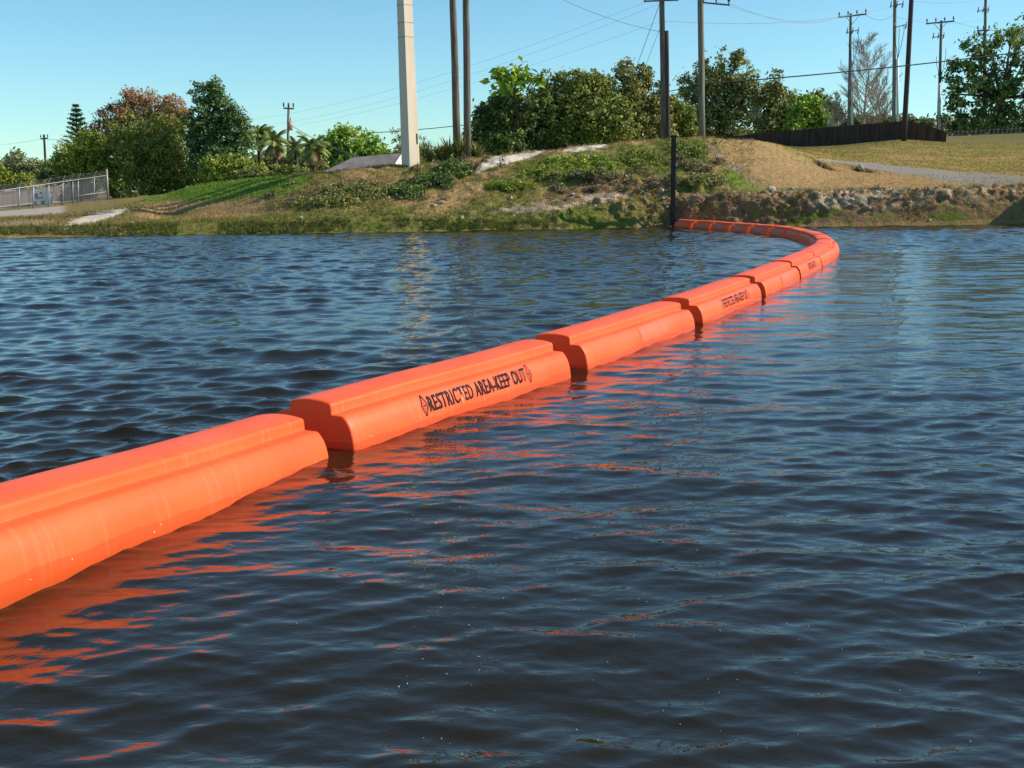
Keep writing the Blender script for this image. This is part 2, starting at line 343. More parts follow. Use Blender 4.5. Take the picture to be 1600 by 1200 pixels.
# ------------------------------------------------------------------ floating boom
def boom_material(name, base, faded):
    m = bpy.data.materials.new(name); m.use_nodes = True; n = m.node_tree; L = n.links; p = n.nodes['Principled BSDF']
    p.inputs['Roughness'].default_value = .42; p.inputs['Specular IOR Level'].default_value = .22
    tc = n.nodes.new('ShaderNodeTexCoord')
    def nz(scale, stretch, det=5):
        mp = n.nodes.new('ShaderNodeMapping'); mp.inputs['Scale'].default_value = stretch; L.new(tc.outputs['Object'], mp.inputs[0])
        t = n.nodes.new('ShaderNodeTexNoise'); t.inputs['Scale'].default_value = scale; t.inputs['Detail'].default_value = det; L.new(mp.outputs[0], t.inputs[0]); return t.outputs[0]
    def mr(s, lo, hi, a=0, b=1):
        r = n.nodes.new('ShaderNodeMapRange'); r.inputs[1].default_value = lo; r.inputs[2].default_value = hi; r.inputs[3].default_value = a; r.inputs[4].default_value = b; L.new(s, r.inputs[0]); return r.outputs[0]
    def mix(f, a, b):
        x = n.nodes.new('ShaderNodeMix'); x.data_type = 'RGBA'; L.new(f, x.inputs[0])
        for s, v in ((6, a), (7, b)):
            if isinstance(v, tuple): x.inputs[s].default_value = (*v, 1)
            else: L.new(v, x.inputs[s])
        return x.outputs[2]
    c = mix(mr(nz(2.2, (.7, 1, 1)), .35, .7), base, faded)
    c = mix(mr(nz(5, (6, .35, .35)), .56, .85, 0, .22), c, (.95, .36, .22))           # faint vertical streaks
    c = mix(mr(nz(60, (1, 1, 1), 2), .70, .76, 0, .5), c, (.45, .10, .04))              # specks of dirt
    sp = n.nodes.new('ShaderNodeSeparateXYZ'); L.new(tc.outputs['Object'], sp.inputs[0])
    wob = nz(3, (1, 1, 1)); ad = n.nodes.new('ShaderNodeMath'); ad.operation = 'MULTIPLY_ADD'; L.new(wob, ad.inputs[0]); ad.inputs[1].default_value = .07; L.new(sp.outputs[2], ad.inputs[2])
    c = mix(mr(ad.outputs[0], .085, .074, 0, .45), c, (.78, .06, .014))               # wet, stained waterline band
    c = mix(mr(ad.outputs[0], .05, .01, 0, .6), c, (.35, .07, .015))
    L.new(c, p.inputs['Base Color'])
    L.new(mr(ad.outputs[0], .074, .085, .16, .45), p.inputs['Roughness'])
    bt = n.nodes.new('ShaderNodeTexNoise'); bt.inputs['Scale'].default_value = 5; bt.inputs['Detail'].default_value = 4; L.new(tc.outputs['Object'], bt.inputs[0])
    bn = n.nodes.new('ShaderNodeBump'); bn.inputs['Strength'].default_value = .35; bn.inputs['Distance'].default_value = .015; L.new(bt.outputs[0], bn.inputs['Height']); L.new(bn.outputs[0], p.inputs['Normal'])
    return m
M['boom'] = boom_material('orange_plastic', (.90, .098, .021), (.92, .128, .036))
M['patch'] = mat('faded_red_patch', (.84, .10, .045), .5, .3, noise=(6, (.88, .14, .06), .4, .6))
M['ink'] = mat('black_stencil', (.012, .012, .022), .6, .12, noise=(16, (.25, .10, .07), .78, .86))
M['pale_ink'] = mat('pale_stencil', (.55, .40, .40), .5, .3, noise=(20, (.6, .2, .15), .5, .7))
M['steel'] = mat('dark_coupling_steel', (.06, .045, .045), .5, .5, metal=.6)
M['shell'] = mat('pale_shell', (.75, .70, .62), .6, .3)
M['scuff'] = mat('pale_scuff', (.90, .30, .17), .7, .2, noise=(40, (.88, .16, .06), .4, .6))
HALF = [(0, .288), (.05, .2865), (.10, .281), (.142, .2725), (.154, .268), (.160, .260), (.1625, .246), (.1645, .210), (.167, .2045), (.173, .2025), (.21, .2015), (.240, .200), (.250, .197), (.259, .190), (.275, .172), (.293, .144), (.306, .11), (.316, .065), (.321, .02), (.322, -.02), (.316, -.075), (.30, -.13), (.26, -.2), (.17, -.27), (0, -.3)]
PRF = HALF + [(-x, z) for x, z in HALF[-2:0:-1]]
ARC = [i for i, (x, z) in enumerate(HALF) if x > .25 and z > -.1]        # right flank from shoulder downwards
def flank(v, off, side=1):
    """point on the flank at height v (cross section x, z), pushed out by off"""
    zs = [HALF[i][1] for i in ARC][::-1]; xs = [HALF[i][0] for i in ARC][::-1]
    x = float(np.interp(v, zs, xs)); e = .01
    dx = float(np.interp(v + e, zs, xs)) - float(np.interp(v - e, zs, xs)); nx, nz = 2 * e, -dx; l = math.hypot(nx, nz)
    return ((x + nx / l * off) * side, v + nz / l * off)
def hull_mesh(L, seed):
    r = np.random.default_rng(seed); n = len(PRF); st = [0, .004, .012, .03, .1]; body = list(np.linspace(.22, L - .22, max(6, int(L / .16))))
    ss = st + body + [L - s for s in st[::-1]]; sc = [.974, .988, .996, 1, 1] + [1] * len(body) + [1, 1, .996, .988, .974]
    ph = r.uniform(0, 6.28, 6); V = []
    for s, k in zip(ss, sc):
        wob = 1 + .004 * math.sin(s * 5 + ph[0]) + .003 * math.sin(s * 9 + ph[1])
        for j, (x, z) in enumerate(PRF):
            dz = .003 * math.sin(s * 3.1 + ph[2])
            V.append((s, -x * k * wob, (z + .02) * k - .02 + dz))
    Fc = []
    for i in range(len(ss) - 1):
        for j in range(n): Fc.append((i * n + j, i * n + (j + 1) % n, (i + 1) * n + (j + 1) % n, (i + 1) * n + j))
    Fc.append(tuple(range(n))[::-1]); Fc.append(tuple((len(ss) - 1) * n + j for j in range(n)))
    me = bpy.data.meshes.new('float_shell'); me.from_pydata(V, [], Fc); me.update()
    me.polygons.foreach_set('use_smooth', [True] * (len(Fc) - 2) + [False] * 2)
    bm = bmesh.new(); bm.from_mesh(me)
    for e in bm.edges:
        if len(e.link_faces) == 2 and e.calc_face_angle(0) > R(38): e.smooth = False
    bmesh.ops.recalc_face_normals(bm, faces=bm.faces[:]); bm.to_mesh(me); bm.free()
    return me
_txt = {}
def text_geo(body):
    if body in _txt: return _txt[body]
    cu = bpy.data.curves.new('t', 'FONT'); cu.body = body; cu.size = 1; cu.offset = .018; cu.space_character = 1.13; cu.resolution_u = 4
    o = bpy.data.objects.new('t', cu); COL.objects.link(o); bpy.context.view_layer.update()
    dg = bpy.context.evaluated_depsgraph_get(); me = bpy.data.meshes.new_from_object(o.evaluated_get(dg))
    bpy.data.objects.remove(o); bm = bmesh.new(); bm.from_mesh(me)
    xs = [v.co.x for v in bm.verts]; ys = [v.co.y for v in bm.verts]; x0, x1, y0, y1 = min(xs), max(xs), min(ys), max(ys)
    for v in bm.verts: v.co = ((v.co.x - x0) / (x1 - x0), (v.co.y - y0) / (y1 - y0), 0)
    for i in range(1, 8): bmesh.ops.bisect_plane(bm, geom=bm.verts[:] + bm.edges[:] + bm.faces[:], plane_co=(0, i / 8, 0), plane_no=(0, 1, 0))
    bmesh.ops.triangulate(bm, faces=bm.faces[:])
    bm.verts.ensure_lookup_table(); g = ([tuple(v.co) for v in bm.verts], [tuple(v.index for v in f.verts) for f in bm.faces]); bm.free(); bpy.data.meshes.remove(me)
    _txt[body] = g; return g
def lettering(parent, s0, s1, v0, v1, side, material):
    """stencil wrapped on the flank from s0 to s1 along the float; side 1 = right (reads along +axis), -1 = left"""
    mb = MB(); dw = .064 * (1 if s1 - s0 > 1 else .7); W = s1 - s0
    def put(vs, fs):
        out = []
        for a, b in vs:
            s = s0 + a if side == 1 else s1 - a
            x, z = flank(v0 + b * (v1 - v0), .0055, side); out.append((s, -x, z))
        mb.add(out, fs)
    V, Fc = text_geo('RESTRICTED AREA-KEEP OUT')
    put([(dw * 1.25 + x * (W - 2.5 * dw), .04 + y * .92) for x, y, _ in V], Fc)
    for c in (dw / 2, W - dw / 2):
        def strip(p, q, w_):
            n_ = 6; vs = []; fs = []
            dx, dy = q[0] - p[0], (q[1] - p[1]) * (v1 - v0); l = math.hypot(dx, dy); ox, oy = -dy / l * w_ / 2, dx / l * w_ / 2 / (v1 - v0)
            for i in range(n_ + 1):
                t = i / n_; a, b = p[0] + (q[0] - p[0]) * t, p[1] + (q[1] - p[1]) * t
                vs += [(a + ox, b + oy), (a - ox, b - oy)]
            for i in range(n_): fs.append((2 * i, 2 * i + 1, 2 * i + 3, 2 * i + 2))
            put(vs, fs)
        T, B, Lf, Rt = (c, 1.12), (c, -.12), (c - dw / 2, .5), (c + dw / 2, .5)
        for a, b in ((T, Rt), (Rt, B), (B, Lf), (Lf, T)): strip(a, b, .0080)
        strip((c - dw * .25, .5), (c + dw * .25, .5), .006); strip((c, .26), (c, .74), .0045)
    o = mb.build('lettering', material, parent); return o
def boom_section(a, b, label, seed, text=None, patch=False, shells=0, lead=True):
    a = Vector(a); b = Vector(b); d = b - a; L = d.length; ang = math.atan2(d.y, d.x)
    t = bpy.data.objects.new('boom_float', None); COL.objects.link(t); t.location = a; t.rotation_euler = (random.uniform(-.02, .02), math.atan2(a.z - b.z, math.hypot(d.x, d.y)), ang); t.empty_display_size = .2
    tag(t, label, 'boom float', 'orange floats of the barrier boom')
    def child(o): o.parent = t; o.matrix_parent_inverse = Matrix.Identity(4); return o
    child(link('shell', hull_mesh(L, seed), M['boom']))
    if text:
        for side, s0, s1, mt in text: child(lettering(None, s0, s1, .074, .180, side, mt))
    if patch:
        mb = MB(); s0, s1 = patch; n_ = 6
        for i in range(n_):
            q = []
            for s, k in ((s0, i), (s1, i), (s1, i + 1), (s0, i + 1)):
                x, z = flank(.062 + (.187 - .062) * k / n_, .0036); q.append((s, -x, z))
            mb.add(q, [(0, 1, 2, 3)])
        child(mb.build('faded_patch', M['patch']))
    # steel coupling that bridges the gap to the next float
    mb = MB(); mb.tube([(L - .05, 0, -.03), (L + .36, 0, -.03)], .05, 10); mb.box((L + .13, 0, .02), (.14, .2, .05)); child(mb.build('coupling', M['steel'], smooth=False))
    if shells:
        r = np.random.default_rng(seed + 50); mb = MB()
        for i in range(shells):
            s = r.uniform(.05, L - .1); v = r.uniform(.005, .075); x, z = flank(v, .001); k = r.uniform(.0025, .0055)
            for q in range(1):
                c = Vector((s, -x, z)); mb.add([c + Vector(e) * k for e in ((1, 0, 0), (0, 0, 1), (-1, 0, 0), (0, 0, -1), (0, -1, 0))], [(0, 1, 4), (1, 2, 4), (2, 3, 4), (3, 0, 4)])
        child(mb.build('shells', M['shell'], kind='stuff'))
    if lead and seed == 102:
        r = np.random.default_rng(seed + 90); mb = MB()
        for i in range(0):
            s = r.uniform(.12, L - .12) if i % 3 else r.uniform(.05, .35); v = r.uniform(.09, .18); hgt = r.uniform(.008, .045); wd = r.uniform(.003, .009); q = []
            for k in range(5):
                x, z = flank(v - hgt * k / 4, .003); w_ = wd * (1 - .7 * k / 4) * r.uniform(.6, 1.3); q += [(s - w_, -x, z), (s + w_, -x, z)]
            mb.add(q, [(2 * k, 2 * k + 1, 2 * k + 3, 2 * k + 2) for k in range(4)])
        if seed == 102:
            for s, v, hgt, wd in ((1.17, .12, .05, .018), (1.20, .165, .06, .012), (1.52, .085, .02, .01)):
                q = []
                for k in range(6):
                    x, z = flank(v - hgt * k / 5, .006 if .9 < s < 1.4 else .003); w_ = wd * r.uniform(.35, 1.1); o = r.normal() * .004; q += [(s + o - w_, -x, z), (s + o + w_, -x, z)]
                mb.add(q, [(2 * k, 2 * k + 1, 2 * k + 3, 2 * k + 2) for k in range(5)])
        child(mb.build('scuffs', M['scuff'], kind='stuff'))
    return t
starts = [(553, 703), (918, 578), (1099, 507), (1197, 463), (1252, 435)]; ends = [(514, 715), (892, 590), (1086, 513), (1190, 468), (1250, 438), (1284, 418)]
S = [ground_pt(*q) for q in starts]; E = [ground_pt(*q) for q in ends]
def off(p, d): d = d.normalized(); return p + Vector((-d.y, d.x, 0)) * .318
dA = (S[0] - ground_pt(0, 962)).normalized()
eA = off(E[0], dA); sA = eA - dA * 2.86
secs = [(sA, eA)]
for i in range(5): d = E[i + 1] - S[i]; secs.append((off(S[i], d), off(E[i + 1], d)))
J = [(6.3, 22.15), (6.95, 24.2), (7.47, 26.4), (7.8, 28.6), (7.99, 30.7), (7.9, 32.2), (7.63, 33.7), (7.3, 35), (6.96, 36.5), (6.6, 38), (6.15, 39.45)]
pv = secs[-1][1]
for q in J:
    q = Vector((*q, 0)); d = (q - pv).normalized(); secs.append((pv + d * .16, q - d * .05)); pv = q
pA = sA - dA * .3; secs.insert(0, (pA - dA * 2.86, pA))
LBL = ['orange boom float nearest the camera, just out of the left edge', 'nearest orange float in view, cut off by the left edge, without lettering', 'orange float with the large readable RESTRICTED AREA-KEEP OUT lettering, second in view from the left',
       'plain orange float with a faded red patch just beyond the large lettering', 'orange float with small but readable lettering, fourth in view from the left', 'orange float with a faded patch just before the smallest dark lettering',
       'orange float with the smallest dark lettering, where the boom starts to bend', 'short orange float just past the smallest dark lettering, at the outside of the bend', 'short orange float at the rightmost point of the bend',
       'orange float just past the rightmost point of the bend, its shaded left side showing', 'orange float on the far leg, eighth before the black post', 'orange float on the far leg, seventh before the black post', 'orange float on the far leg, sixth before the black post',
       'orange float on the far leg, fifth before the black post', 'orange float with pale lettering, fourth before the black post', 'orange float with pale lettering, third before the black post', 'orange float with pale lettering, second before the black post', 'orange float tied to the tall black post by the shore']
TILT = {0: (-.02, .05), 1: (.085, -.055)}
for i, (a, b) in enumerate(secs):
    txt = None; pa = False; L = (b - a).length; K, Pk = M['ink'], M['pale_ink']
    if i == 2: txt = [(1, .72, 2.13, K)]
    if i == 4: txt = [(1, .85, 2.15, K)]
    if i == 6: txt = [(1, L * .35, L * .72, K)]
    if i in (3, 5): pa = (L * .45, L * .72)
    if i >= 11: txt = [(-1, L * .25, L * .8, Pk)]
    dz0, dz1 = TILT.get(i, (random.uniform(-.008, .008), random.uniform(-.008, .008)))
    boom_section(a + Vector((0, 0, dz0)), b + Vector((0, 0, dz1)), LBL[i], 100 + i, txt, pa, {1: 12, 2: 20, 3: 8, 4: 4}.get(i, 0), lead=i < 7)

# ------------------------------------------------------------------ black post by the shore
M['black'] = mat('black_tarred_steel', (.012, .010, .012), .5, .4, noise=(4, (.035, .02, .018), .45, .7))
pb = ground_pt(1051, 352); pb.y = 39.75; pb = pt(1051, 350, 39.75); ptop = pt(1048, 212, 39.75)
t = thing('mooring_post', 'tall black steel post at the shore where the orange boom ends', 'post', (pb.x, pb.y, 0))
mb = MB(); H_ = ptop.z; x = pb.x
for dy in (-.075, .075): mb.box((x, pb.y + dy, H_ / 2 - .6), (.15, .014, H_ + 1.2))
mb.box((x, pb.y, H_ / 2 - .6), (.014, .136, H_ + 1.2)); mb.build('beam', M['black'], t)
mb = MB(); mb.box((x, pb.y, H_ + .006), (.165, .175, .012)); mb.build('cap_plate', M['black'], t)
mb = MB(); mb.box((x + .1, pb.y - .02, .12), (.05, .16, .3)); mb.build('bracket', M['steel'], t)

# ------------------------------------------------------------------ trees
def leafmat(name, c0, c1, c2, tr=.22, rough=.55):
    return mat(name, c1, rough, .25, attr='tone', cols=(_lm(c0), _lm(c1), _lm(c2)), translucent=tr)
def _lm(c, k=2.2): return tuple(min(.5, x * k) for x in c)
LM = {
 'olive': leafmat('olive_leaves', (.045, .06, .014), (.115, .13, .026), (.20, .21, .045)),
 'dark': leafmat('dark_leaves', (.022, .04, .013), (.06, .09, .022), (.13, .16, .035)),
 'bluegreen': leafmat('dark_bluish_leaves', (.02, .042, .018), (.052, .092, .03), (.12, .155, .045)),
 'rightgreen': leafmat('right_tree_leaves', (.03, .055, .018), (.075, .115, .03), (.15, .19, .05), .3),
 'dead': leafmat('dead_scrub', (.05, .04, .025), (.10, .08, .045), (.16, .13, .07)),
 'brown': leafmat('rust_leaves', (.10, .05, .03), (.20, .105, .06), (.22, .16, .06)),
 'yellow': leafmat('yellow_green_leaves', (.06, .085, .015), (.13, .16, .022), (.22, .24, .035)),
 'bright': leafmat('bright_leaves', (.05, .09, .015), (.12, .20, .022), (.21, .32, .04)),
 'mixed': leafmat('mixed_leaves', (.05, .06, .018), (.125, .13, .034), (.23, .20, .07)),
 'grey': leafmat('grey_green_leaves', (.06, .07, .035), (.12, .13, .06), (.18, .18, .09)),
 'palm': leafmat('palm_leaves', (.04, .05, .015), (.10, .12, .03), (.19, .20, .06), .15),
 'skirt': leafmat('dead_fronds', (.12, .07, .035), (.22, .13, .07), (.30, .20, .12), .1),
}
M['bark'] = mat('bark', (.12, .095, .07), .9, .1, noise=(8, (.05, .04, .03), .35, .65, (1, 1, .2)), bump=(20, .6, .03))
M['twig'] = mat('bare_twigs', (.52, .44, .34), .9, .1, noise=(3, (.38, .30, .22), .4, .6))
def leaves(P, Nrm, size, tone, aspect=1.8, seed=0):
    """diamond leaves: P (n,3), Nrm (n,3) facing, size (n,), tone (n,)"""
    r = np.random.default_rng(seed); n_ = len(P)
    Nn = Nrm / np.linalg.norm(Nrm, axis=1, keepdims=True); a = r.normal(size=(n_, 3)); a -= (a * Nn).sum(1, keepdims=True) * Nn
    a /= np.linalg.norm(a, axis=1, keepdims=True); b = np.cross(Nn, a); s = size[:, None]
    V = np.stack([P + a * s * aspect / 2, P + b * s * .42 + Nn * s * .1, P - a * s * aspect / 2, P - b * s * .42 + Nn * s * .1], 1).reshape(-1, 3)
    return V, np.arange(n_ * 4).reshape(-1, 4), np.repeat(tone, 4)
def crown(lobes, n_leaf, size, seed, clump=.28, droop=0):
    if size < .2: n_leaf = int(n_leaf * 1.75); size *= .72
    """lobes: list of (centre, rx, ry, rz). clumps of leaves in the outer part of each lobe, ragged outline"""
    r = np.random.default_rng(seed); A = np.array([l[1] * l[3] + l[1] * l[2] for l in lobes]); A = A / A.sum(); Ps = []; Ns = []; Ts = []
    for (c, rx, ry, rz), w_ in zip(lobes, A):
        nl = max(30, int(n_leaf * w_)); R0 = (rx * ry * rz) ** (1 / 3); ncl = max(5, int(nl / 26))
        d = r.normal(size=(ncl, 3)); d /= np.linalg.norm(d, axis=1, keepdims=True)
        q = d * (1 - .55 * r.random(ncl) ** 1.7)[:, None] * (1 + .14 * r.normal(size=ncl))[:, None]
        cc = np.array(c) + q * (rx, ry, rz); ct = np.clip(r.normal(.45, .2, ncl), 0, 1)
        k = r.integers(0, ncl, nl); sp = np.maximum(clump * R0 * .45, size * 1.2) * r.uniform(.6, 1.3, ncl)[k]
        o = r.normal(size=(nl, 3)); P = cc[k] + o * sp[:, None] * (1, 1, .75)
        N_ = d[k] * .7 + r.normal(size=(nl, 3)) * .75 + np.array((0, 0, .45 - droop)); Ps.append(P); Ns.append(N_); Ts.append(np.clip(ct[k] + r.normal(0, .16, nl), 0, 1))
    P = np.concatenate(Ps); N_ = np.concatenate(Ns); T = np.concatenate(Ts)
    return leaves(P, N_, size * r.uniform(.6, 1.4, len(P)), T, seed=seed + 1)
TREES = 'trees and bushes beyond the bank'
def tree(name, label, z, lobes_px, base_px, lm, n_leaf, size, trunk_r=.14, depth=.8, seed=1, cat='tree', clump=.28, limbs=True, extra=None, shoots=0):
    r = np.random.default_rng(seed); bx = pt(base_px, 290, z).x; bz = gz(bx, z) - .15
    t = thing(name, label, cat, (bx, z, bz), TREES); lob = []
    for q in lobes_px:
        x, y, rad = q[:3]; ry = q[3] if len(q) > 3 else rad; c = pt(x, y, z + r.uniform(-.5, .5) * depth * rad * z / F * 1.4); rw = rad * z / F; rh = ry * z / F
        if c.z - rh < bz: c.z = max(c.z, bz + rh * .75)
        lob.append(((c.x, c.y, c.z), rw, rw * depth, rh))
    base_l = list(lob)
    for k in range(shoots):
        c, rx, ry, rz = base_l[r.integers(0, len(base_l))]; a = r.uniform(-1, 1)
        if c[2] < np.mean([l[0][2] for l in base_l]): continue
        s_ = r.uniform(.35, .8) * z / 55; lob.append(((c[0] + a * rx * .9, c[1] + r.uniform(-.5, .5) * ry, c[2] + rz * (1 - a * a * .5) * .95 + s_ * .25), .16 * z / 55, .16 * z / 55, s_))
    V, Q, T = crown(lob, n_leaf, size, seed, clump)
    np_mesh('crown', V, Q, LM[lm], t, attrs={'tone': T})
    lob = base_l
    if extra:
        for lm2, lb2, n2 in extra:
            lo2 = []
            for x, y, rad in lb2: c = pt(x, y, z - .3); lo2.append(((c.x, c.y, c.z), rad * z / F, rad * z / F * depth, rad * z / F))
            V, Q, T = crown(lo2, n2, size, seed + 9, clump); np_mesh('crown', V, Q, LM[lm2], t, attrs={'tone': T})
    mb = MB(); top = max(l[0][2] for l in lob); cxm = np.mean([l[0][0] for l in lob]); fork = bz + (top - bz) * .38
    P0 = Vector((bx, z, bz)); P1 = Vector((bx * .75 + cxm * .25, z, fork))
    mb.tube([P0, P0.lerp(P1, .5) + Vector((r.normal() * .06, r.normal() * .06, 0)), P1], [trunk_r * 1.25, trunk_r, trunk_r * .8], 8)
    if limbs:
        for c, rx, ry, rz in lob:
            c = Vector(c); q = P1.lerp(c, .5) + Vector((r.normal() * .1, r.normal() * .1, .15))
            mb.tube([P1 - Vector((0, 0, .1)), q, c + Vector((0, 0, rz * .35))], [trunk_r * .6, trunk_r * .38, trunk_r * .12], 6)
            for j in range(4):
                d = Vector(r.normal(size=3)).normalized(); d.z = abs(d.z) * .6
                mb.tube([c.lerp(q, .3), c + Vector((d.x * rx, d.y * ry, d.z * rz)) * .85], [trunk_r * .2, trunk_r * .05], 4)
    mb.build('trunk', M['bark'], t, True)
    return t
def far_conifer():
    z = 92; b = pt(118, 245, z); tp = pt(118, 164, z); bz = gz(b.x, z) - .2
    t = thing('conifer_tree', 'slim dark conifer with tiers of upswept branches rising above the left trees', 'tree', (b.x, z, bz), TREES)
    mb = MB(); mb.tube([(b.x, z, bz), (tp.x, z, tp.z)], [.16, .02], 8); r = np.random.default_rng(3)
    P = []; N_ = []; S_ = []; T = []; h = tp.z - bz; full = h * .62
    nt_ = 12
    for i in range(nt_):
        zt = tp.z - full * ((i + .4) / nt_); ln = .1 + 1.35 * ((i + .4) / nt_) ** .8
        for k in range(7):
            a = 6.283 * k / 7 + i * .5; d = Vector((math.cos(a), math.sin(a), .42)); e = Vector((tp.x, z, zt)) + d * ln
            mb.tube([(tp.x, z, zt), e], [.025, .008], 4, False)
            for s in np.linspace(.15, 1, 11):
                for j in range(3): P.append(Vector((tp.x, z, zt)) + d * ln * s + Vector(r.normal(size=3)) * .045 + Vector((0, 0, .05))); N_.append((r.normal() * .4, r.normal() * .4, 1)); S_.append(.15); T.append(r.uniform(0, .7))
    V, Q, TT = leaves(np.array(P), np.array(N_), np.array(S_), np.array(T), 2.2); np_mesh('crown', V, Q, LM['bluegreen'], t, attrs={'tone': TT}); mb.build('trunk', M['bark'], t, True)
def bare_tree():
    z = 104; b = pt(1350, 200, z); tp = pt(1357, 62, z); r = np.random.default_rng(5)
    t = thing('bare_tree', 'leafless pale tree with fine upright twigs between the utility poles', 'tree', (b.x, z, gz(b.x, z) - .2), TREES)
    mb = MB(); tw = MB(); bz = gz(b.x, z) - .2; H_ = tp.z - bz
    def limb(p, d, ln, rad, lev):
        bend = Vector(r.normal(size=3)) * ln * .05; q = p + d * ln * .5 + bend; e = q + (d + Vector((0, 0, .28))).normalized() * ln * .5
        (mb if lev == 0 else tw).tube([p, q, e], [rad, rad * .75, rad * .3], 5 if lev == 0 else 3, False)
        if lev == 3: return
        for k in range((9, 6, 4)[lev]):
            s_ = .18 + .8 * (k + r.random()) / (9, 6, 4)[lev]; o = p.lerp(q, s_ * 2) if s_ < .5 else q.lerp(e, s_ * 2 - 1); side = Vector(r.normal(size=3)); side.z = abs(side.z) * .5
            limb(o, (d * .9 + side.normalized() * .75).normalized(), ln * r.uniform(.3, .5) * (1.2 - .5 * s_), max(rad * .5, .0095), lev + 1)
    def stem(x, y, top_z, wide, n_):
        P = [Vector((x + .05 * k * r.normal(), y, bz + (top_z - bz) * k / 6)) for k in range(7)]; mb.tube(P, [.15, .13, .11, .085, .06, .035, .012], 8)
        for k in range(n_):
            f_ = .12 + .85 * (k + r.random()) / n_; i = min(5, int(f_ * 6)); o = P[i].lerp(P[i + 1], f_ * 6 - i); a_ = r.uniform(0, 6.283); ln = wide * (min(1, f_ / .3) ** .6) * (1 - max(0, f_ - .35) / .65 * .72) * r.uniform(.75, 1.15)
            limb(o, Vector((math.cos(a_), math.sin(a_), 1.0)).normalized(), ln, .05 * (1.2 - f_), 0)
    stem(b.x, z, tp.z, 3.5, 46)
    stem(b.x + 1.9, z + 1.5, bz + H_ * .62, 2.4, 26); stem(b.x - 2.3, z + 1.2, bz + H_ * .5, 2.0, 22)
    mb.build('trunk', M['twig'], t, True); tw.build('twigs', M['twig'], t)
def palm(label, z, px, top, base_y, R_px, skirt, seed, lean=0):
    r = np.random.default_rng(seed); b = pt(px, base_y, z); tp = pt(px + lean, top, z); bz = gz(b.x, z) - .15
    t = thing('palm_tree', label, 'palm tree', (b.x, z, bz), TREES); mb = MB(); mb.tube([(b.x, z, bz), ((b.x + tp.x) / 2 + .08, z, (bz + tp.z) / 2), (tp.x, z, tp.z)], [.2, .15, .14], 10); mb.build('trunk', M['bark'], t, True)
    Rw = R_px * z / F; fr = MB(); sk = MB()
    def frond(m_, el, a, ln, drop, tone):
        pts = []; p_ = Vector((tp.x, z, tp.z)); d = Vector((math.cos(a) * math.cos(el), math.sin(a) * math.cos(el), math.sin(el)))
        for i in range(9): pts.append(p_.copy()); p_ = p_ + d * ln / 8; d.z -= drop / 8; d.normalize()
        for i in range(2, 9):
            ax = (pts[i] - pts[i - 1]).normalized(); sd_ = ax.cross(Vector((0, 0, 1))).normalized(); l2 = ln * .34 * math.sin(math.pi * (.2 + .75 * i / 9))
            for h in range(3):
                o = pts[i - 1].lerp(pts[i], h / 3)
                for s in (-1, 1):
                    tip = o + (sd_ * s * .8 + ax * .55 - Vector((0, 0, .45))) * l2; wv = ax * .035
                    m_.add([o - wv, o + wv, tip], [(0, 1, 2)], min(1, max(0, tone + r.normal() * .12)))
        for i in range(8): m_.add([pts[i] + Vector((0, 0, .02)), pts[i] - Vector((0, 0, .02)), pts[i + 1]], [(0, 1, 2)], tone)
    for k in range(34): frond(fr, r.uniform(-.35, 1.25), r.uniform(0, 6.283), Rw * r.uniform(.85, 1.2), 1.5, r.uniform(.2, .8))
    fr.build('fronds', LM['palm'], t)
    if skirt:
        for k in range(22): frond(sk, r.uniform(-1.2, -.5), r.uniform(0, 6.283), Rw * r.uniform(.7, 1.0), 1.6, r.uniform(.2, .8))
        sk.build('dead_fronds', LM['skirt'], t)
def palmetto(label, z, px, y, rad, seed):
    r = np.random.default_rng(seed); c = pt(px, y, z); bz = gz(c.x, z) - .05; t = thing('spiky_shrub', label, 'shrub', (c.x, z, bz), 'spiky shrubs round the pole bases'); mb = MB(); Rw = 1.45 * rad * z / F
    for h in range(5):
        o = Vector((c.x + r.normal() * Rw * .35, z + r.normal() * .3, bz + r.uniform(.1, .5) * Rw))
        for k in range(46):
            a = r.uniform(0, 6.283); el = r.uniform(.1, 1.4); d = Vector((math.cos(a) * math.cos(el), math.sin(a) * math.cos(el), math.sin(el))); l = Rw * r.uniform(.7, 1.15)
            s = d.cross(Vector((0, 0, 1))).normalized() * .022; mid = o + d * l * .55; tip = o + d * l - Vector((0, 0, .12 * l))
            mb.add([o - s * .5, o + s * .5, mid + s, mid - s, tip], [(0, 1, 2, 3), (3, 2, 4)], r.uniform(.1, .8))
    mb.build('sword_leaves', LM['palm'], t)

far_conifer(); bare_tree()
tree('leafy_tree', 'rust coloured rounded tree behind the big olive bush on the left', 84, [(215, 175, 34), (250, 190, 34), (185, 190, 30), (268, 172, 24), (160, 215, 26), (205, 158, 18), (240, 225, 40), (282, 185, 18)], 222, 'brown', 13000, .16, .22, seed=21,
     extra=[('olive', [(185, 215, 28), (250, 215, 36), (158, 228, 22)], 2500)])
tree('bush', 'big rounded olive bush beside the end of the chain-link fence', 72, [(235, 245, 50), (210, 225, 40), (262, 215, 36), (285, 265, 38), (225, 278, 34), (195, 262, 32), (262, 285, 30), (175, 240, 26), (305, 275, 22)], 240, 'olive', 15000, .155, .2, seed=22, cat='bush')
tree('leafy_tree', 'tall dark tree with sky gaps right of the rust coloured tree', 70, [(325, 150, 24), (345, 175, 26), (315, 190, 24), (365, 195, 24), (330, 215, 32), (372, 225, 26), (318, 245, 26), (355, 250, 30), (300, 215, 14), (338, 138, 14)], 335, 'bluegreen', 9500, .17, .2, seed=23, clump=.4)
